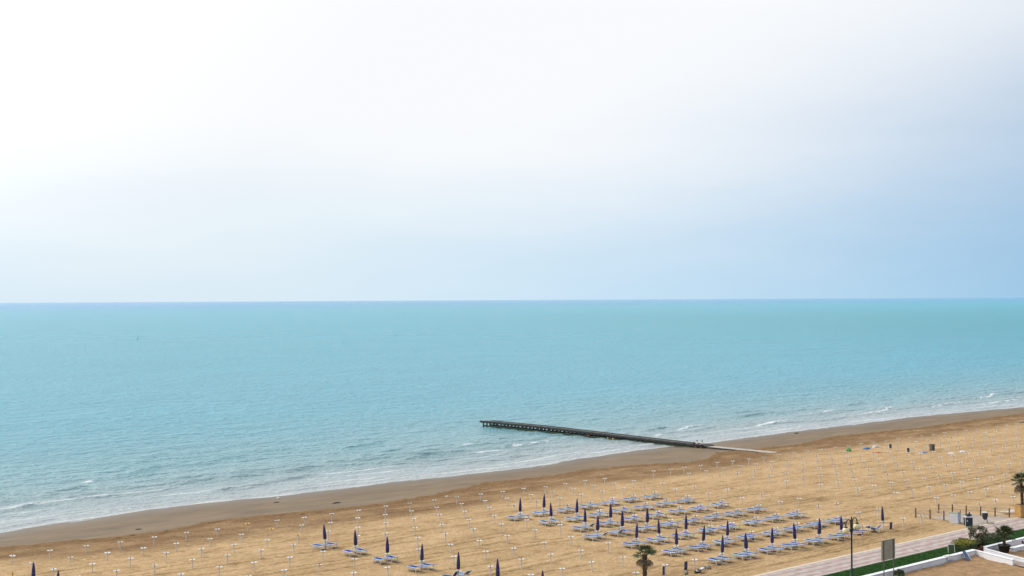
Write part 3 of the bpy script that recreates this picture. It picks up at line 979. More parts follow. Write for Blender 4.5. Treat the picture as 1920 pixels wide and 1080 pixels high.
for k, row in enumerate(POST_ROWS):
    fs = nrows - k
    rowname = 'row nearest the sea' if fs == 1 else ('row nearest the promenade' if k == 0 else ordinal(fs) + ' row from the sea')
    for i, (x, y) in enumerate(row):
        yel = any(abs(x - a) < .3 and abs(y - b_) < .6 for a, b_ in YELLOW)
        lab = 'bare %s tray post, %s from the left in the %s' % ('yellow' if yel else 'white', ordinal(i + 1), rowname)
        if yel:
            place(post_y, not used_y, x, y, gz(x, y), random.uniform(0, 6), lab, 'post', 'bare yellow tray posts among the white ones')
            used_y = True
        else:
            o = place(post_w, not used_w, x, y, gz(x, y), random.uniform(0, 6), lab, 'post', WHITE_GRP)
            used_w = True
            if x < 100:
                o.scale.z *= .93

# ------------------------------------------------------------------ closed umbrellas
umb = bpy.data.objects.new("closed_umbrella", None)
COL.objects.link(umb)
MB().tube([(0, 0, .86), (0, 0, 2.72)], .022, 6).build("pole", M['alu'], umb)
MB().lathe([(.04, 1.06), (.135, 1.09), (.165, 1.30), (.160, 1.65), (.128, 2.05), (.080, 2.40), (.035, 2.66), (.012, 2.72)], 24, lobe=.10, lobes=8).build("canopy", M['navy'], umb, True)
MB().lathe([(.170, 1.62), (.178, 1.64), (.178, 1.69), (.168, 1.71)], 16).build("strap", M['navy_pad'], umb, True)
MB().lathe([(.018, 2.70), (.026, 2.73), (.012, 2.80)], 8).build("finial", M['white'], umb)
umb_used = False
UMB_GRP = 'closed navy umbrellas standing in the tray posts'


def put_umbrella(x, y, label, lean=None):
    global umb_used
    o = umb if not umb_used else copy_tree(umb)
    umb_used = True
    o.location = (x, y, gz(x, y))
    a = lean or (random.gauss(0, .035), random.gauss(0, .035))
    o.rotation_euler = (a[0], a[1], random.uniform(0, 6))
    o.scale = (random.uniform(.9, 1.15), random.uniform(.9, 1.15), random.uniform(.97, 1.04))
    return tag(o, label, 'umbrella', UMB_GRP)


# ------------------------------------------------------------------ sunbeds


def make_bed(kind):
    """Sling sunbed: x across, y along (foot towards +y), base at the ground."""
    r_ = bpy.data.objects.new("sunbed", None)
    COL.objects.link(r_)
    back = {'flat': R(9), 'striped': R(34), 'raised': R(52), 'low': R(3)}[kind]
    zt, hw, yh = .39, .34, -.30
    f_ = MB()
    for s in (-1, 1):
        f_.box((s * hw, .33, zt), (.034, 1.30, .045))
    for s in (-1, 1):
        f_.box((s * (hw + .001), .33, zt - .068), (.026, 1.28, .085), 0, 1)
    f_.box((0, .97, zt), (.71, .04, .045))
    f_.box((0, yh, zt - .004), (.61, .04, .04))
    f_.build("frame", [M['alu'], M['pale']], r_)
    for yy, dy in ((.70, .10), (-.34, -.12)):
        g = MB()
        for s in (-1, 1):
            g.tube([(s * hw, yy, zt - .01), (s * (hw + .01), yy + dy, -.02)], .030, 6)
        g.tube([(-hw, yy + dy * .8, .09), (hw, yy + dy * .8, .09)], .018, 6)
        g.build("leg", M['alu'], r_)

    def cloth(y0, y1, fz, n_, cross=False):
        b_ = MB()
        cols = [(-.32, .285, 0), (.285, .32, 1)] if kind != 'low' else [(-.32, -.26, 1), (-.26, .22, 0), (.22, .32, 1)]
        if kind == 'striped':
            cols = [(-.305 + i * .0763, -.305 + (i + 1) * .0763, i % 2) for i in range(8)]
        if kind == 'raised':
            cols = [(-.305, .305, 0)]
        for i in range(n_):
            ya, yb = y0 + (y1 - y0) * i / n_, y0 + (y1 - y0) * (i + 1) / n_
            for xa, xb, mi in cols:
                b_.slab([(xa, ya, fz(ya, xa)), (xb, ya, fz(ya, xb)), (xb, yb, fz(yb, xb)), (xa, yb, fz(yb, xa))], .02, mi)
        return b_

    sag = lambda y, x: zt + .015 - .035 * math.sin(PI * (y - yh) / (.95 - yh)) * (1 - (x / .36) ** 2)
    cloth(yh + .02, .93, sag, 5).build("sling", [M['blue'], M['pale']], r_)
    L_ = .68
    hd = bpy.data.objects.new("backrest", cloth(0, L_, lambda y, x: .02, 2).mesh("backrest", [M['navy_pad'] if kind == 'raised' else M['blue'], M['pale']]))
    COL.objects.link(hd)
    hd.parent = r_
    hd.location = (0, yh, zt)
    hd.rotation_euler = (-back, 0, PI)
    hd.rotation_euler = (back, 0, PI)
    fr = MB()
    for s in (-1, 1):
        fr.box((s * hw, L_ / 2, 0), (.045, L_, .05))
    fr.box((0, L_, 0), (.71, .045, .05))
    fo = fr.build("back_frame", M['alu'], hd)
    return r_


BEDS = {k: make_bed(k) for k in ('flat', 'striped', 'raised', 'low')}
bed_used = set()
BED_GRP = {'flat': 'flat blue sunbeds', 'striped': 'striped sunbeds', 'raised': 'sunbeds with raised backrests', 'low': 'flat blue sunbeds'}


def put_bed(kind, x, y, rz, label, tilt=(0, 0), dz=0.0):
    o = BEDS[kind] if kind not in bed_used else copy_tree(BEDS[kind])
    bed_used.add(kind)
    o.location = (x, y, gz(x, y) + dz)
    o.rotation_euler = (tilt[0], tilt[1], rz)
    o.scale = (1.06, 1.0, random.uniform(.98, 1.1))
    return tag(o, label, 'sunbed', BED_GRP[kind])


STRIPED = {(3, 0, 1), (4, 0, 1)}
RAISED = set()
BX1, BX2, BY = -.38, 1.06, .48


def pair(x, y, umb_on, where, kinds=('flat', 'flat')):
    global used_w
    o = place(post_w, not used_w, x, y, gz(x, y), random.uniform(0, 6), 'white tray post between sunbeds, ' + where, 'post', 'white tray posts between sunbeds')
    for s, (dx, kd) in enumerate(zip((BX1, BX2), kinds)):
        lab = '%s sunbed %s of its post, %s' % ({'striped': 'blue-white striped', 'raised': 'blue raised'}.get(kd, 'blue'), 'left' if s == 0 else 'right', where)
        put_bed(kd, x + dx + random.uniform(-.08, .08), y + BY + random.uniform(-.12, .12), random.gauss(0, .09), lab)
    if umb_on:
        put_umbrella(x, y, 'closed navy umbrella between sunbeds, ' + where)


for k, row in enumerate(PAIRS):
    rn = 'row nearest the promenade' if k == 0 else ordinal(k + 1) + ' row from promenade'
    for i, (x, y, u_) in enumerate(row):
        kinds = tuple('striped' if (k, i, s) in STRIPED else random.choice(('flat', 'flat', 'low')) for s in (0, 1))
        if k == 3 and i == 1:
            kinds = ('striped', 'flat')
        pair(x, y, u_, '%s pair, %s' % (ordinal(i + 1), rn), kinds)
for i, (x, y, u_) in enumerate(LONE):
    where = '%s of the five lone pairs from the sea' % ordinal(i + 1)
    if i < 4:
        pair(x, y, u_, where)
    else:
        pair(x, y, u_, where, ('raised', 'striped'))
for (x, y, lab) in ((80.39, 92.0, 'closed navy umbrella alone at the bottom edge, next to a lone sunbed pair'),
                    (80.25, 86.0, 'tip of a closed navy umbrella low at the bottom edge by bare posts'),
                    (49.8, 121.0, 'closed navy umbrella leaning at the far left bottom corner'),
                    (49.65, 115.3, 'tip of a closed navy umbrella second from the bottom left corner')):
    place(post_w, False, x, y, gz(x, y), 0, lab.replace('closed navy umbrella', 'white tray post under navy umbrella').replace('tip of a', 'post,') if False else 'white tray post holding the ' + ' '.join(lab.split()[:9]), 'post', 'white tray posts holding single umbrellas')
    put_umbrella(x, y, lab)

# disordered group beside the front row: tipped bed, propped pad, cloth on a crossbar
put_bed('flat', 128.0, 86.3, .55, 'pale blue sunbed askew behind the street lamp globes')
tb = put_bed('raised', 130.6, 86.0, 1.2, 'tipped sunbed with navy backrest lying near the umbrella by the board', (.35, .25), .02)
place(post_w, False, 128.39, 85.98, gz(128.4, 86), 0, 'white tray post beside the askew pale blue sunbed', 'post', 'white tray posts between sunbeds')
place(post_w, False, 132.29, 85.93, gz(132.3, 86), 0, 'white tray post under the umbrella with cloth hanging on its crossbar', 'post', 'white tray posts between sunbeds')
put_umbrella(132.29, 85.93, 'closed navy umbrella above a crossbar with hanging cloth')


def crossbar(x, y, a, l0, l1, cloth_mat, label, cloth_at, pads, hgt=.86):
    t_ = thing("crossbar", label, 'crossbar', (x, y, gz(x, y)), a)
    MB().tube([(-l0, 0, hgt + .03), (l1, 0, hgt - .06)], .022, 6).build("bar", M['brown_wood'], t_)
    b_ = MB()
    s = cloth_at
    for i in range(4):
        z0, z1 = hgt - .02 - i * .2, hgt - .02 - (i + 1) * .2
        o0, o1 = .03 * math.sin(i * 1.7), .03 * math.sin((i + 1) * 1.7)
        b_.slab([(s - .16, o0 + .03 * i, z0), (s + .16, o0 + .03 * i, z0), (s + .16, o1 + .03 * i + .03, z1), (s - .16, o1 + .03 * i + .03, z1)], .02)
    b_.build("hanging_cloth", cloth_mat, t_)
    for q in pads:
        b2 = MB()
        b2.lathe([(.10, 0), (.21, .05), (.23, .16), (.15, .30), (.05, .34)], 8, (q, 0, 0), lobe=.12, lobes=3)
        b2.build("weight", M['stone'], t_)
    return t_


crossbar(132.29, 85.93, -.35, 1.2, 1.3, M['navy_pad'], 'wooden crossbar with a navy cloth hanging beside the lone umbrella', 1.1, ())
crossbar(96.05, 85.97, -.55, .25, 2.0, M['dark_grey'], 'crossbar with dark cloth and grey weight on a post beside the small palm', -.12, (2.0,))
crossbar(100.01, 85.83, -.45, .9, 1.8, M['navy_pad'], 'crossbar with navy cloth hanging near two grey weights', -.85, (1.5, 1.0))
for (x, y, lab) in ((96.05, 85.97, 'white tray post carrying a dark cloth beside the small palm'), (100.01, 85.83, 'white tray post above the striped cushion near the grey weights')):
    place(post_w, False, x, y, gz(x, y), 0, lab, 'post', 'white tray posts between sunbeds')
cu = MB()
for i in range(4):
    cu.box((0, -.18 * i, .10 + .11 * i), (.75 - .10 * (i % 2), .30, .10), .1 * i, i % 2)
co = cu.build("striped_cushion", [M['socket'], M['white']])
co.location = (99.4, 84.9, gz(99.4, 84.9))
tag(co, 'black and white striped cushion at the foot of a tray post', 'cushion')

# ------------------------------------------------------------------ pier
pier = thing("pier", 'long dark wooden pier on piles reaching into the sea', 'pier', (0, 0, 0))
PXA, PXB, PY0, PY1 = 194.6, 196.9, 164.0, 228.5


def deck_z(y):
    return -1.36 + (-.74 + 1.36) * min(1, max(0, (y - 164) / 44.0))


y = PY0
while y < PY1 - .1:                      # one plank after another
    zc = deck_z(y + .23)
    b_ = MB()
    b_.box((0, 0, 0), (PXB - PXA, .44, .09))
    if y == PY0:
        plank_me = [b_.mesh("plank", mt__) for mt__ in (M['deck'], plain("deck_light", (.13, .13, .125), .85, .3, 2.5, .3), plain("deck_brown", (.075, .068, .055), .85, .3, 2.5, .3))]
    o = bpy.data.objects.new("plank", random.choice(plank_me))
    COL.objects.link(o)
    o.parent = pier
    o.location = ((PXA + PXB) / 2 + random.uniform(-.04, .04), y + .23, zc + random.uniform(-.008, .008))
    y += .47
for xx in (PXA + .16, PXB - .16):
    b_ = MB()
    b_.tube([(xx, PY0, deck_z(PY0) - .17), (xx, 186, deck_z(186) - .17), (xx, 208, deck_z(208) - .17), (xx, PY1, deck_z(PY1) - .17)], .15, 6)
    b_.build("beam", M['wood_dark'], pier)
    b_ = MB()
    b_.tube([(xx, 168, -1.80), (xx, PY1 - 1, -1.62)], .17, 6)
    b_.build("lower_beam", M['weed'], pier)
pile_me = MB().tube([(0, 0, -1.6), (0, 0, 0)], [.2, .17], 8).mesh("pile", M['wood_dark'])
i = 0
y = 165.0
while y < PY1:
    for xx in (PXA + .2, PXB - .2):
        if random.random() < .1:
            continue
        o = bpy.data.objects.new("pile", pile_me)
        COL.objects.link(o)
        o.parent = pier
        o.location = (xx, y + random.uniform(-.05, .05), deck_z(y) - .06)
        o.rotation_euler = (random.uniform(-.03, .03), random.uniform(-.03, .03), random.uniform(0, 6))
    y += 1.18
kb = MB()
for xx in (PXA + .06, PXB - .06):
    kb2 = MB()
    kb2.tube([(xx, PY0, deck_z(PY0) + .11), (xx, 186, deck_z(186) + .11), (xx, 208, deck_z(208) + .11), (xx, PY1 - (1.2 if xx > 195.5 else 0), deck_z(PY1) + .11)], .07, 6)
    kb2.build("edge_rail", M['wood_dark'], pier)
# concrete ramp from the pier down to the sand
ramp_o = MB()
x0, x1 = 194.7, 196.7
zz0, zz1 = -1.40, gz(195.6, 149.0) + .05
ramp_o.add([(x0, 163.95, zz0), (x1, 163.95, zz0), (x1, 149.0, zz1), (x0, 149.0, zz1),
            (x0, 163.95, zz0 - .8), (x1, 163.95, zz0 - .8), (x1, 149.0, zz1 - .8), (x0, 149.0, zz1 - .8)],
           [(0, 1, 2, 3), (7, 6, 5, 4), (0, 3, 7, 4), (1, 5, 6, 2), (0, 4, 5, 1), (2, 6, 7, 3)])
rmp = tag(ramp_o.build("pier_ramp", M['concrete']), 'pale concrete ramp leading from the sand up to the pier', 'ramp')
sk = MB()
sk.tube([(x0 - .06, 163.9, zz0 - .10), (x0 - .06, 152.0, zz0 + (zz1 - zz0) * .68 - .12)], .13, 6)
sk.build("side_beam", M['wood_dark'], rmp)
for (yy, mt, nm, lab) in ((189.0, 'yellow', "float", 'yellow float hanging on the side of the pier'), (194.5, 'red', "float", 'small red float hanging on the side of the pier'), (187.6, 'yellow', "float", 'second yellow float beside the first on the pier')):
    b_ = MB()
    b_.lathe([(.06, 0), (.24, .08), (.30, .25), (.24, .42), (.06, .5), (.04, .6)], 10)
    o = b_.build(nm, M[mt], None, True, (PXA - .28, yy, deck_z(yy) - .75))
    o.scale = (.6, .6, .6)
    tag(o, lab, 'float')

# ------------------------------------------------------------------ people sitting on the pier's end


def person(loc, rz, label, shirt, legs, lean=0.0):
    """Seated figure, feet hanging over the edge: one skinned body plus hair."""
    P_ = {'pelvis': ((0, 0, .12), .15), 'waist': ((0, .02, .30), .135), 'chest': ((0, .05 + lean, .50), .15), 'neck': ((0, .07 + lean, .66), .058),
          'head0': ((0, .10 + lean, .76), .085), 'head1': ((0, .11 + lean, .87), .085)}
    ed = [('pelvis', 'waist'), ('waist', 'chest'), ('chest', 'neck'), ('neck', 'head0'), ('head0', 'head1')]
    for s, t_ in ((-1, 'l'), (1, 'r')):
        P_[t_ + 'hip'] = ((s * .10, .06, .10), .105)
        P_[t_ + 'knee'] = ((s * .13, .48, .13), .07)
        P_[t_ + 'ankle'] = ((s * .12, .50, -.27), .045)
        P_[t_ + 'toe'] = ((s * .13, .66, -.33), .040)
        P_[t_ + 'sho'] = ((s * .19, .05 + lean, .58), .066)
        P_[t_ + 'elb'] = ((s * .25, .16, .36), .046)
        P_[t_ + 'wri'] = ((s * .16, .36, .24), .032)
        P_[t_ + 'palm'] = ((s * .14, .43, .22), .034)
        ed += [('pelvis', t_ + 'hip'), (t_ + 'hip', t_ + 'knee'), (t_ + 'knee', t_ + 'ankle'), (t_ + 'ankle', t_ + 'toe'),
               ('chest', t_ + 'sho'), (t_ + 'sho', t_ + 'elb'), (t_ + 'elb', t_ + 'wri'), (t_ + 'wri', t_ + 'palm')]
        for j in range(5):
            fx = (j - 2) * .017
            ln = (.055, .075, .08, .075, .06)[j]
            P_[t_ + 'f%d' % j] = ((s * .14 + fx, .47 + (0 if j != (0 if s > 0 else 4) else -.03), .21), .010)
            P_[t_ + 'g%d' % j] = ((s * .14 + fx * 1.2, .47 + ln, .18), .009)
            ed += [(t_ + 'palm', t_ + 'f%d' % j), (t_ + 'f%d' % j, t_ + 'g%d' % j)]
    names = list(P_)
    me = bpy.data.meshes.new("person")
    me.from_pydata([P_[k][0] for k in names], [(names.index(a), names.index(b__)) for a, b__ in ed], [])
    o = bpy.data.objects.new("person", me)
    COL.objects.link(o)
    md = o.modifiers.new("skin", 'SKIN')
    for i_, k in enumerate(names):
        sv = me.skin_vertices[0].data[i_]
        sv.radius = (P_[k][1], P_[k][1])
        sv.use_root = (k == 'pelvis')
    sub = o.modifiers.new("sub", 'SUBSURF')
    sub.levels = sub.render_levels = 1
    dg = bpy.context.evaluated_depsgraph_get()
    nm = bpy.data.meshes.new_from_object(o.evaluated_get(dg))
    o.modifiers.clear()
    o.data = nm
    nm.materials.clear()
    for mt in (M['skin'], shirt, legs):
        nm.materials.append(mt)
    for p in nm.polygons:
        c_ = p.center
        p.use_smooth = True
        if c_.z > .64:
            p.material_index = 0
        elif c_.z > .24 and abs(c_.x) < .235 and c_.y < .2:
            p.material_index = 1
        elif c_.y > .34 and c_.z > .17 and .08 < abs(c_.x) < .22 and c_.z > .2:
            p.material_index = 0
        elif c_.z < -.24:
            p.material_index = 0
        elif c_.z > .24:
            p.material_index = 0
        else:
            p.material_index = 2
    h_ = MB()
    h_.lathe([(.02, -.02), (.10, .0), (.115, .07), (.10, .14), (.05, .185), (.01, .195)], 12, (0, .075 + lean, .775))
    h_.build("hair", M['hair'], o, True)
    fa = MB()
    for s in (-1, 1):
        fa.lathe([(.004, 0), (.012, .008), (.004, .018)], 6, (s * .032, .190 + lean, .82))
    fa.build("eyes", M['hair'], o)
    fn_ = MB()
    fn_.tube([(0, .185 + lean, .825), (0, .212 + lean, .79), (0, .19 + lean, .782)], [.008, .016, .008], 6)
    fn_.build("nose", M['skin'], o)
    mo = MB()
    mo.box((0, .186 + lean, .752), (.045, .012, .010))
    mo.build("mouth", M['maroon'], o)
    er = MB()
    for s in (-1, 1):
        er.lathe([(.006, -.025), (.02, 0), (.006, .028)], 6, (s * .098, .10 + lean, .81))
    er.build("ears", M['skin'], o)
    o.location = loc
    o.rotation_euler = (0, 0, rz)
    return tag(o, label, 'person')


zs = deck_z(164.2) + .02
person((194.75, 166.2, zs + .06), R(90), 'person in white shirt and dark trousers sitting on the pier edge, farther out', M['shirt'], M['dark_cloth'])
person((194.75, 165.0, zs + .06), R(100), 'person in grey-white shirt sitting on the pier edge nearest the ramp', M['shirt'], M['dark_cloth'], .05)
bg = MB()
bg.lathe([(.22, 0), (.27, .12), (.24, .34), (.13, .46), (.05, .50)], 12, lobe=.08, lobes=3)
bo = bg.build("backpack", M['maroon'], None, True, (194.9, 167.2, zs + .06))
tag(bo, 'dark reddish backpack on the pier beside the seated people', 'backpack')
MB().tube([(-.1, .2, .08), (-.1, .30, .25), (-.08, .16, .42)], .025, 6).build("strap", M['dark_cloth'], bo)

# ------------------------------------------------------------------ markers far out on the water
for (x, y, h_, lab) in ((562, 1316, 1.1, 'tiny dark marker pole far out, leftmost on the sea'), (525, 1153, 1.3, 'tiny dark marker pole on the sea, second from the left'),
                        (460, 927, 3.2, 'dark slanting marker pole standing in the sea, third from left'), (646, 1196, 1.1, 'tiny dark marker pole on the sea, fourth from the left'),
                        (642, 854, 1.3, 'dark marker buoy on the sea above the pier tip'), (762, 830, .9, 'tiny dark marker buoy on the sea, rightmost of all')):
    t_ = thing("sea_marker", lab, 'buoy', (x, y, WL), 0, 'dark markers on the open sea')
    MB().tube([(0, 0, -1), (.28 * h_ if h_ > 3 else .1, 0, h_)], [.16, .09], 6).build("pole", M['socket'], t_)
    MB().lathe([(.12, -.2), (.33, 0), (.36, .2), (.15, .45)], 10).build("float", M['dark_grey'], t_)

# ------------------------------------------------------------------ things lying on the far beach


def heap(name, mat, loc, size, label, cat, seed):
    """A crumpled bag or folded tarp: lumpy closed shell."""
    rs = random.Random(seed)
    n_, m_ = 14, 7
    vs_, fs_ = [], []
    for j in range(m_ + 1):
        ph_ = PI / 2 * j / m_
        for i_ in range(n_):
            a = 2 * PI * i_ / n_
            k = 1 + .16 * math.sin(3 * a + seed) + .10 * math.sin(5 * a + j + seed) + rs.uniform(-.07, .07)
            vs_.append((size[0] * k * math.cos(a) * math.cos(ph_), size[1] * k * math.sin(a) * math.cos(ph_), size[2] * (math.sin(ph_) ** .8) * (1 + rs.uniform(-.12, .12))))
    for j in range(m_):
        for i_ in range(n_):
            fs_.append((j * n_ + i_, j * n_ + (i_ + 1) % n_, (j + 1) * n_ + (i_ + 1) % n_, (j + 1) * n_ + i_))
    b_ = MB()
    b_.add(vs_, fs_)
    o_ = b_.build(name, mat, None, False, (loc[0], loc[1], gz(*loc) - .03))
    return tag(o_, label, cat)


heap("bag", M['green_plastic'], (204.4, 139.6), (.5, .42, .52), 'green plastic bag slumped against a tray post', 'bag', 1)
heap("tarp", M['blue_tarp'], (209.4, 139.2), (.75, .5, .36), 'crumpled blue tarp beside a tray post', 'tarp', 2)
heap("bag", M['white'], (212.6, 139.6), (.62, .45, .55), 'white sack heaped beside a tray post', 'bag', 3)
heap("bag", M['grey_blue'], (206.6, 126.2), (.66, .5, .33), 'grey-blue bundle lying next to a tray post', 'bundle', 4)
heap("bag", M['white'], (210.6, 121.2), (.7, .5, .34), 'white bundle at the foot of a tray post, far right field', 'bundle', 6)
heap("bag", M['post'], (207.2, 121.3), (.6, .5, .30), 'pale grey bundle left of the white bundle', 'bundle', 7)
mt_ = MB()
for i in range(6):
    a0, a1 = -.75 + i * .25, -.5 + i * .25
    zf = lambda q: .05 + .05 * math.sin(q * 5)
    mt_.slab([(a0, -.35, zf(a0)), (a1, -.35, zf(a1)), (a1, .35, zf(a1)), (a0, .35, zf(a0))], .04)
mo_ = mt_.build("beach_mat", M['red'], None, False, (203.5, 133.4, gz(203.5, 133.4)))
mo_.rotation_euler = (0, 0, R(-42))
tag(mo_, 'rumpled red beach mat spread on the sand', 'mat')


def deckchair(x, y, rz, label):
    t_ = thing("folded_chair", label, 'folding chair', (x, y, gz(x, y)), rz, 'folded chairs leaning on posts')
    for s in (-1, 1):
        MB().box((s * .27, .18, .42), (.05, .05, .95)).build("rail", M['alu'], t_)
        MB().tube([(s * .24, -.10, 0), (s * .24, .30, .78)], .025, 6).build("leg", M['alu'], t_)
    MB().slab([(-.23, .14, .1), (.23, .14, .1), (.23, .14, .8), (-.23, .14, .8)], .03).build("canvas", M['dark_grey'], t_)


deckchair(211.3, 135.6, R(-42), 'folded dark chair with white frame left of another, far field')
deckchair(205.7, 128.5, R(-30), 'folded dark chair with white frame near the grey-blue bundle')
cb = thing("storage_box", 'tall dark grey storage cabinet standing among the tray posts', 'cabinet', (211.5, 127.5, gz(211.5, 127.5)), R(-42))
MB().box((0, 0, .55), (.90, .55, 1.1)).build("body", M['dark_grey'], cb)
MB().box((-.24, -.32, .55), (.40, .04, 1.0)).build("door", M['stone'], cb)
MB().box((.24, -.32, .55), (.40, .04, 1.0)).build("door", M['dark_grey'], cb)
MB().box((0, 0, 1.13), (1.02, .68, .07)).build("lid", M['socket'], cb)
cb.scale = (.85, .85, .9)
lg = MB()
lg.tube([(0, 0, .2), (1.2, .1, .24), (2.6, -.05, .2), (4.4, .1, .22)], [.16, .2, .2, .15], 8)
tag(lg.build("log", M['rail'], None, True, (278.6, 146.8, gz(279, 147))), 'pale timber log lying on the sand at the far right', 'log')
for i, (x, y, s, lab) in enumerate(((230.3, 169.9, .55, 'dark driftwood lump at the water edge beyond the pier ramp'), (105.7, 154.4, .5, 'dark flat driftwood piece on the wet sand, left half'),
                                    (76.0, 153.0, .35, 'small dark weed clump on the wet sand near the left edge'), (190.0, 157.6, .28, 'small dark stone on the wet sand below the pier'),
                                    (100.7, 161.5, .35, 'small dark weed clump close to the waterline'))):
    heap("driftwood", M['wood_dark'], (x, y), (s * 1.3, s * .6, s * .35), lab, 'driftwood', 20 + i)
for i, (x, y, lab) in enumerate(((103.3, 165.2, 'small white scrap of litter on the wet sand at the waterline'), (119.1, 147.0, 'white scrap of litter on the damp sand'))):
    heap("litter", M['white'], (x, y), (.28, .2, .2), lab, 'litter', 40 + i)

# ------------------------------------------------------------------ fences


def fence(pts, label):
    t_ = thing("fence", label, 'fence', (0, 0, 0), 0, 'post and rail fences beside the walkway')
    for (x, y) in pts:
        z0 = gz(x, y)
        MB().tube([(x, y, z0 - .2), (x, y, z0 + 1.12)], [.085, .075], 8).build("post", M['brown_wood'], t_)
    a, c_ = pts[0], pts[-1]
    dx, dy = (a[0] - pts[1][0]) * .35, (a[1] - pts[1][1]) * .35
    for hh_ in (1.06, .62):
        q = [(a[0] + dx, a[1] + dy, gz(*a) + hh_ - .02)] + [(x, y, gz(x, y) + hh_ + (.0 if k % 1 == 0 else 0)) for k, (x, y) in enumerate(pts)]
        w_ = []
        for i_ in range(len(q) - 1):
            p0, p1 = Vector(q[i_]), Vector(q[i_ + 1])
            w_ += [p0, (p0 + p1) / 2 - Vector((0, 0, .035))]
        w_.append(Vector(q[-1]))
        MB().tube(w_, .045, 6).build("rail", M['rail'], t_)
    return t_


fence([(142.95, 88.4), (143.1, 86.6), (143.35, 84.95), (143.6, 83.2)], 'near fence of brown posts with pale rails left of the walkway')
fence([(147.85, 88.3), (148.4, 86.8), (148.95, 85.3), (149.5, 83.75), (150.05, 82.2), (150.6, 80.7)], 'far fence of brown posts with pale rails right of the walkway')

# ------------------------------------------------------------------ boards, bins
bx = thing("info_stand", 'white and light blue stand leaning beside the near fence', 'stand', (142.5, 83.0, .03), R(-42))
MB().slab([(-.62, -.25, 0), (.22, -.33, 0), (.22, -.10, 1.12), (-.62, -.05, 1.12)], .06).build("front_panel", M['wall_white'], bx)
MB().slab([(.26, -.33, 0), (.62, .20, 0), (.62, .16, 1.14), (.26, -.10, 1.14)], .06).build("side_panel", M['panel_light'], bx)
MB().box((-.02, .05, 1.13), (1.35, .12, .05), .1).build("top_bar", M['green_plastic'], bx)
MB().lathe([(.13, 0), (.13, .02), (.10, .03)], 10).build("emblem", M['wall_white'], bx)
e_ = [o for o in bx.children if o.name.startswith('emblem')][0]
e_.location = (.47, -.10, .5)
e_.rotation_euler = (R(90), 0, R(56))
MB().tube([(.62, .2, 0), (.66, .22, 1.45)], .05, 6).build("post", M['panel_blue'], bx)

bn = thing("litter_bin", 'dark square litter bin with white collar beside the promenade', 'bin', (141.4, 80.75, .05), R(-42))
b_ = MB()
b_.box((0, 0, .52), (.82, .70, 1.0))
b_.build("body", M['bin'], bn)
for s in (-1, 1):
    MB().box((s * .42, -.36, .52), (.05, .03, 1.02)).build("side_trim", M['white'], bn)
MB().box((0, 0, 1.06), (.80, .68, .10)).build("collar", M['white'], bn)
MB().box((.02, 0, 1.30), (.62, .55, .20), .2, 0, .8).build("hood", M['bin'], bn)
MB().tube([(.15, .1, 1.36), (.18, .1, 1.62)], .07, 6).build("handle", M['bin'], bn)
MB().box((-.22, -.36, .66), (.14, .012, .20)).build("sticker", M['panel_light'], bn)
MB().box((0, 0, .01), (.88, .76, .05)).build("base", M['white'], bn)

bb = thing("post_bin", 'black bag bin hung on a leaning post at the walkway', 'bin', (144.7, 80.35, .05), R(-42))
MB().tube([(.12, 0, 0), (.05, 0, .55), (.18, 0, 1.42)], .045, 6).build("post", M['brown_wood'], bb)
b_ = MB()
b_.lathe([(.10, .42), (.26, .58), (.34, .95), (.30, 1.22), (.27, 1.24)], 10, (-.18, -.05, 0), lobe=.06, lobes=5)
b_.build("bag", M['socket'], bb, True)
MB().lathe([(.31, 1.22), (.36, 1.25), (.36, 1.31), (.30, 1.32)], 12, (-.20, -.05, 0)).build("rim", M['white'], bb)
MB().box((.45, 0, .04), (.9, .10, .06)).build("foot", M['brown_wood'], bb)

# two white plastic loungers thrown upside down near the planter
for i, (x, y, rz, tl, lab) in enumerate(((152.9, 82.6, .5, .10, 'white plastic lounger lying upturned behind the far fence'), (153.7, 82.2, .35, -.06, 'second white plastic lounger stacked next to the planter'))):
    t_ = thing("white_lounger", lab, 'lounger', (x, y, gz(x, y) + .02), rz + R(60), 'white loungers by the planter')
    t_.rotation_euler[0] = tl
    for s in (-1, 1):
        MB().box((s * .30, 0, .22), (.06, 1.8, .07)).build("rail", M['white'], t_)
    for k in range(7):
        MB().box((0, -.78 + k * .26, .24), (.60, .14, .035)).build("slat", M['white'], t_)
    for (lx, ly) in ((-.28, .6), (.28, .6), (-.28, -.6), (.28, -.6)):
        MB().tube([(lx, ly, .24), (lx * 1.1, ly * 1.15, .55)], .03, 6).build("leg", M['white'], t_)
tm = MB()
tm.box((0, 0, .06), (1.3, .12, .10))
to = tm.build("timber", M['white'], None, False, (151.9, 82.7, gz(151.9, 82.7)))
to.rotation_euler = (0, 0, R(-75))
tag(to, 'short white timber lying on the sand behind the far fence', 'timber')

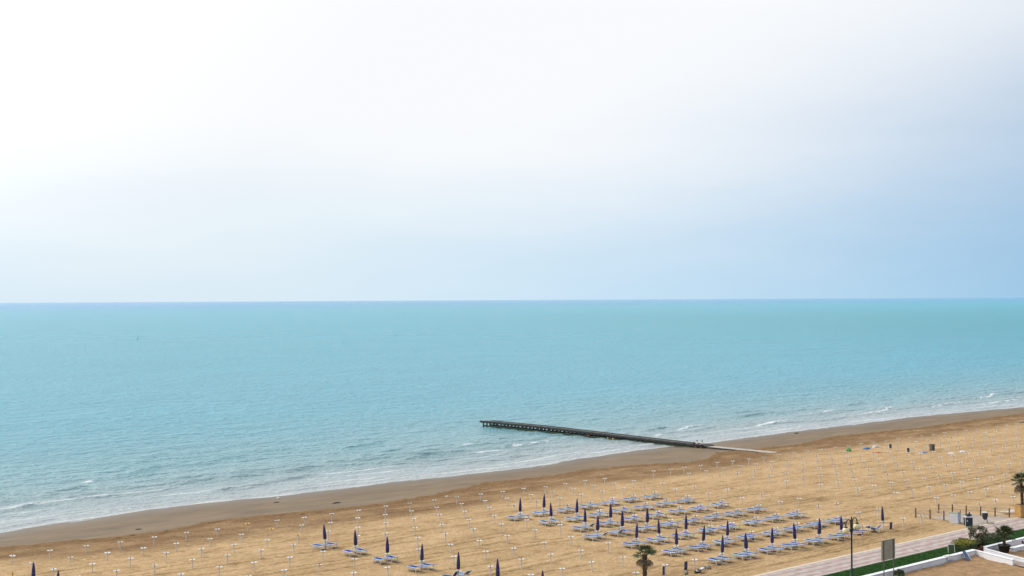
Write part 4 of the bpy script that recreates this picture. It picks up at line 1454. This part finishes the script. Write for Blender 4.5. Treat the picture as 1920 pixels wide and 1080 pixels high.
# ------------------------------------------------------------------ lamp and board
lp = thing("street_lamp", 'dark green double-armed street lamp with two cream globes', 'street lamp', (107.5, 73.2, .02), -YAW)
MB().lathe([(.20, 0), (.20, .25), (.13, .35), (.11, .9), (.085, 1.0), (.075, 4.1), (.10, 4.15), (.13, 4.3), (.14, 5.2), (.10, 5.45), (.06, 5.55), (.05, 5.72)], 12).build("pole", M['lamp_iron'], lp, True)
MB().lathe([(.14, 4.45), (.19, 4.5), (.19, 4.62), (.14, 4.68)], 12).build("collar", M['lamp_iron'], lp, True)
for s, dz_, dy_ in ((-1, -.18, -.35), (1, .05, .45)):
    pts = []
    for k in range(11):
        a = PI * k / 10
        pts.append((s * (.08 + .27 * (1 - math.cos(a))), dy_ * k / 10, 5.10 + dz_ * k / 10 + .45 * math.sin(a)))
    pts.append((s * .62, dy_, 5.02 + dz_))
    ar = MB().tube(pts, .05, 8).build("arm", M['lamp_iron'], lp, True)
    MB().lathe([(.05, .02), (.16, .0), (.19, -.06), (.15, -.10)], 12, (s * .62, dy_, 5.02 + dz_)).build("cap", M['lamp_iron'], ar, True)
    prof = [(.33 * math.sin(PI * k / 12) + .004, -.33 * math.cos(PI * k / 12)) for k in range(13)]
    MB().lathe(prof, 20, (s * .62, dy_, 4.64 + dz_)).build("globe", M['globe'], lp, True)
MB().tube([(-.55, -.3, 4.35), (0, 0, 4.42), (.55, .3, 4.5)], .035, 6).build("crossbar", M['lamp_iron'], lp)

bd = thing("notice_board", 'grey-green back of a notice board on two thin legs by the white wall', 'notice board', (109.7, 70.75, .03), R(-1))
MB().box((0, 0, 2.72), (1.96, .05, 1.72)).build("panel", M['board'], bd)
for s in (-1, 1):
    MB().box((s * .98, 0, 2.72), (.10, .12, 1.84)).build("edge_frame", M['board'], bd)
    MB().tube([(s * .78, -.06, -.1), (s * .78, -.06, 3.6)], .045, 8).build("leg", M['board_frame'], bd)
MB().box((0, 0, 3.62), (2.06, .11, .07)).build("top_frame", M['board'], bd)
MB().box((0, 0, 1.83), (1.96, .10, .06)).build("bottom_frame", M['board'], bd)

pn = thing("leaning_panel", 'dark blue panel leaning against the long white wall', 'panel', (122.9, 70.72, .05), 0)
MB().slab([(-.05, -.5, 0), (.42, -.55, .02), (.75, .30, .80), (.28, .30, .80)], .05).build("sheet", M['panel_blue'], pn)
MB().slab([(.44, -.55, .02), (.50, -.55, .02), (.83, .30, .80), (.77, .30, .80)], .06).build("edge", M['wall_white'], pn)
cl = MB()
for i in range(5):
    cl.slab([(-.5 + i * .2, -.34, .30 + .02 * (i % 2)), (-.3 + i * .2, -.34, .32 - .02 * (i % 2)), (-.3 + i * .2, -.28, .665), (-.5 + i * .2, -.28, .665)], .02)
    cl.slab([(-.5 + i * .2, -.28, .665), (-.3 + i * .2, -.28, .665), (-.3 + i * .2, .25, .67), (-.5 + i * .2, .25, .67)], .02)
co = cl.build("cloth", M['post'], None, False, (120.9, 71.28, 0))
tag(co, 'grey cloth draped over the long white wall near the blue panel', 'cloth')
sb = thing("small_sign", 'small white framed sign leaning by the yellow-green hedge', 'sign', (125.6, 73.6, .03), R(-50))
MB().slab([(-.30, 0, 0), (.30, 0, 0), (.30, .22, .75), (-.30, .22, .75)], .04).build("board", M['hedge_low'], sb)
for q in (([(-.32, -.03, 0), (-.32, .20, .78)]), ([(.32, -.03, 0), (.32, .20, .78)]), ([(-.32, .20, .78), (.32, .20, .78)])):
    MB().tube(q, .03, 6).build("frame", M['white'], sb)

# ------------------------------------------------------------------ plants


def fan_leaf(dead=False, seed=0):
    """Fan palm leaf along +x: stalk and radiating folded blades."""
    rs = random.Random(seed)
    b_ = MB()
    b_.tube([(0, 0, 0), (.30, 0, .06), (.58, 0, .05)], [.022, .016, .012], 4, 0, False)
    nb = 17
    for i_ in range(nb):
        a = R(-115 + 230 * i_ / (nb - 1)) + rs.uniform(-.04, .04)
        ln = (.62 - .16 * abs(i_ - nb // 2) / (nb // 2)) * rs.uniform(.85, 1.1)
        d = Vector((math.cos(a), math.sin(a), 0))
        s = Vector((-d.y, d.x, 0)) * .034
        o_ = Vector((.58, 0, .05))
        mid = o_ + d * ln * .5 + Vector((0, 0, .03))
        tip = o_ + d * ln + Vector((0, 0, -.10 - rs.uniform(0, .08) - (.12 if dead else 0)))
        rv = rs.random()
        b_.add([o_, mid + s, tip, mid - s, mid + Vector((0, 0, -.02))], [(0, 4, 1), (1, 4, 2), (0, 3, 4), (4, 3, 2)], 0, rv)
    return b_.mesh("leaf", M['dead_leaf'] if dead else M['palm_leaf'])


LEAF = [fan_leaf(False, s) for s in (1, 2, 3)]
DEAD = [fan_leaf(True, s) for s in (5, 6)]


def palm(loc, h_, r0, r1, n_live, n_dead, scale, label, seed, bend=(0, 0), z0=0.0, lo=-25):
    rs = random.Random(seed)
    t_ = thing("fan_palm", label, 'palm', loc)
    pts, rd = [], []
    for k in range(15):
        u_ = k / 14
        pts.append((bend[0] * u_ * u_, bend[1] * u_ * u_, z0 + (h_ - z0) * u_))
        rd.append((r0 + (r1 - r0) * u_) * (1.0 + (.14 if k % 2 else -.06)))
    MB().tube(pts, rd, 9).build("trunk", M['trunk'], t_)
    top = Vector(pts[-1])
    for i_ in range(n_live + n_dead):
        dead = i_ >= n_live
        az = i_ * 2.39996 + rs.uniform(-.3, .3)
        el = R(rs.uniform(-62, -38)) if dead else R(82 - (82 - lo) * (i_ / n_live) ** .9 + rs.uniform(-8, 8))
        o_ = bpy.data.objects.new("leaf", rs.choice(DEAD if dead else LEAF))
        COL.objects.link(o_)
        o_.parent = t_
        o_.location = top + Vector((math.cos(az), math.sin(az), 0)) * r1 * .6 + Vector((0, 0, rs.uniform(-.22, .05) - (.2 if dead else 0)))
        o_.rotation_euler = (rs.uniform(-.4, .4), -el, az)
        k = scale * rs.uniform(.85, 1.15)
        o_.scale = (k, k, k)
    return t_


palm((89.2, 82.3, 0), 3.35, .17, .22, 19, 10, .95, 'small fan palm with brown hanging leaves at the bottom edge by the sunbeds', 4, (.05, .05), 0, -15)
pot = thing("palm_pot", 'black round pot holding a fan palm beside the garden path', 'pot', (129.45, 69.95, .05))
MB().lathe([(.42, 0), (.46, .05), (.58, .68), (.64, .70), (.64, .80), (.56, .80), (.54, .70)], 18).build("body", M['pot'], pot, True)
MB().lathe([(.02, .69), (.545, .69), (.545, .72), (.02, .73)], 14).build("soil", M['soil'], pot)
palm((129.45, 69.95, .72), 1.15, .15, .15, 34, 0, 1.05, 'fan palm growing in the black pot', 9, (.05, .0), 0, -20)
pl = thing("planter", 'square ochre terracotta planter with a palm at the right edge', 'planter', (151.9, 79.75, .06), R(-30))
b_ = MB()
b_.box((0, 0, .68), (1.18, 1.18, 1.34), 0, 0, 1.10)
b_.build("body", M['terracotta'], pl)
MB().box((0, 0, 1.39), (1.40, 1.40, .10)).build("rim", M['terracotta'], pl)
MB().box((0, 0, 1.455), (1.12, 1.12, .04)).build("soil", M['soil'], pl)
palm((151.9, 79.75, 1.50), 2.85, .18, .16, 26, 9, 1.1, 'tall fan palm growing in the square ochre planter', 14, (-.25, .05), 0, -25)


def leaf_cloud(b_, c_, rad, cnt, size, rs, mi=0, shade=None, flat=.9):
    for _ in range(cnt):
        while True:
            p = Vector((rs.uniform(-1, 1), rs.uniform(-1, 1), rs.uniform(-1, 1)))
            if .25 < p.length < 1:
                break
        q = Vector((c_[0] + p.x * rad[0], c_[1] + p.y * rad[1], c_[2] + p.z * rad[2]))
        d = Vector((rs.gauss(0, 1), rs.gauss(0, 1), rs.gauss(.3, .8))).normalized()
        s = d.cross(Vector((rs.gauss(0, 1), rs.gauss(0, 1), rs.gauss(0, 1)))).normalized()
        L_, w_ = size * rs.uniform(.7, 1.3), size * .28
        rv = rs.random() if shade is None else min(1, max(0, shade + rs.uniform(-.3, .3)))
        b_.add([q - d * L_ / 2, q + s * w_, q + d * L_ / 2, q - s * w_], [(0, 1, 2, 3)], mi, rv)


def shrub(name, loc, size, cnt, leaf, mats, label, cat, seed, stems=9, clumps=16, top=None):
    rs = random.Random(seed)
    t_ = thing(name, label, cat, loc)
    for k in range(stems):
        a = k * 2.4
        e = Vector((math.cos(a) * size[0] * rs.uniform(.3, .8), math.sin(a) * size[1] * rs.uniform(.3, .8), size[2] * rs.uniform(.6, .95)))
        MB().tube([(e.x * .12, e.y * .12, -.05), (e.x * .45, e.y * .45, e.z * .5), tuple(e)], [.03, .02, .008], 5).build("stem", M['stem'], t_)
    b_ = MB()
    for k in range(clumps):
        a, u_ = rs.uniform(0, 2 * PI), rs.uniform(0, 1) ** .6
        zc = rs.uniform(.18, .88)
        kx = (1.05 - .45 * abs(zc - .55))
        c_ = (math.cos(a) * u_ * size[0] * kx * .8, math.sin(a) * u_ * size[1] * kx * .8, zc * size[2])
        r_ = rs.uniform(.22, .36) * min(size[0], size[1])
        mi = 1 if (top is not None and zc > top) else 0
        leaf_cloud(b_, c_, (r_, r_, r_ * .9), cnt // clumps, leaf, rs, mi, rs.uniform(.15, .85))
    b_.build("foliage", mats, t_)
    return t_


shrub("oleander_bush", (130.7, 73.5, 0), (1.15, 1.1, 2.35), 2600, .17, [M['oleander']], 'tall loose brownish-green oleander bush beside the garden path', 'bush', 3, 14, 30)


def hedge(loc, L_, W_, H_, label, seed, rz=0, cnt=3200, top=.66, mats=None):
    rs = random.Random(seed)
    t_ = thing("hedge", label, 'hedge', loc, rz)
    for k in range(6):
        MB().tube([(-L_ / 2 + (k + .5) * L_ / 6, 0, -.05), (-L_ / 2 + (k + .5) * L_ / 6 + .05, .05, H_ * .7)], [.035, .015], 5).build("stem", M['stem'], t_)
    b_ = MB()
    for _ in range(cnt):
        x, y_, z_ = rs.uniform(-1, 1), rs.uniform(-1, 1), rs.uniform(.03, 1) ** .8
        m_ = max(abs(x), abs(y_), z_)
        if m_ < .72:
            continue
        bul = 1 + .10 * math.sin(x * 6 + seed) + .06 * math.sin(x * 13 + y_ * 7)
        q = Vector((x * L_ / 2 * bul, y_ * W_ / 2 * bul, z_ * H_ * (bul if z_ > .8 else 1)))
        d = Vector((rs.gauss(0, 1), rs.gauss(0, 1), rs.gauss(.3, .8))).normalized()
        s = d.cross(Vector((rs.gauss(0, 1), rs.gauss(0, 1), rs.gauss(0, 1)))).normalized()
        ln = .12 * rs.uniform(.7, 1.4)
        b_.add([q - d * ln / 2, q + s * ln * .35, q + d * ln / 2, q - s * ln * .35], [(0, 1, 2, 3)], 1 if z_ > top + rs.uniform(-.15, .15) else 0, min(1, max(0, .5 + .35 * math.sin(x * 9 + y_ * 5 + seed) + rs.uniform(-.3, .3))))
    b_.build("foliage", mats or [M['hedge_low'], M['hedge_top']], t_)
    return t_


hedge((127.3, 73.2, 0), 2.9, 1.5, 1.12, 'clipped hedge with yellow-green top at the end of the lawn', 5)
hedge((129.6, 74.6, 0), 1.8, 1.2, .75, 'low dark green hedge between yellow hedge and oleander', 6, 0, 1800, 2.0, [M['hedge_low'], M['green_leaf']])
hedge((133.6, 73.6, 0), 3.6, 1.7, .95, 'dark low hedge behind the potted palm', 7, 0, 3000, 2.0, [M['hedge_low'], M['green_leaf']])
hedge((146.6, 74.9, 0), 3.0, 1.5, 1.15, 'rounded green hedge at the right edge beside the promenade', 8, 0, 2600, .8)
shrub("leafy_plant", (110.7, 70.3, .05), (.75, .6, .7), 700, .16, [M['green_leaf']], 'small leafy green plant in the yard below the notice board', 'plant', 12, 6, 10)
shrub("red_flowers", (128.9, 72.3, .02), (.95, .5, .32), 500, .10, [M['red_flower']], 'red flower patch at the foot of the oleander bush', 'flowers', 13, 5, 10)
shrub("red_flowers", (133.4, 69.9, .36), (.7, .3, .35), 420, .10, [M['red_flower'], M['green_leaf']], 'dark red flowers growing on the planter wall', 'flowers', 15, 5, 9)
shrub("leafy_plant", (135.0, 69.5, .30), (.5, .35, .45), 420, .13, [M['green_leaf']], 'small green plant at the end of the planter wall', 'plant', 16, 5, 8)
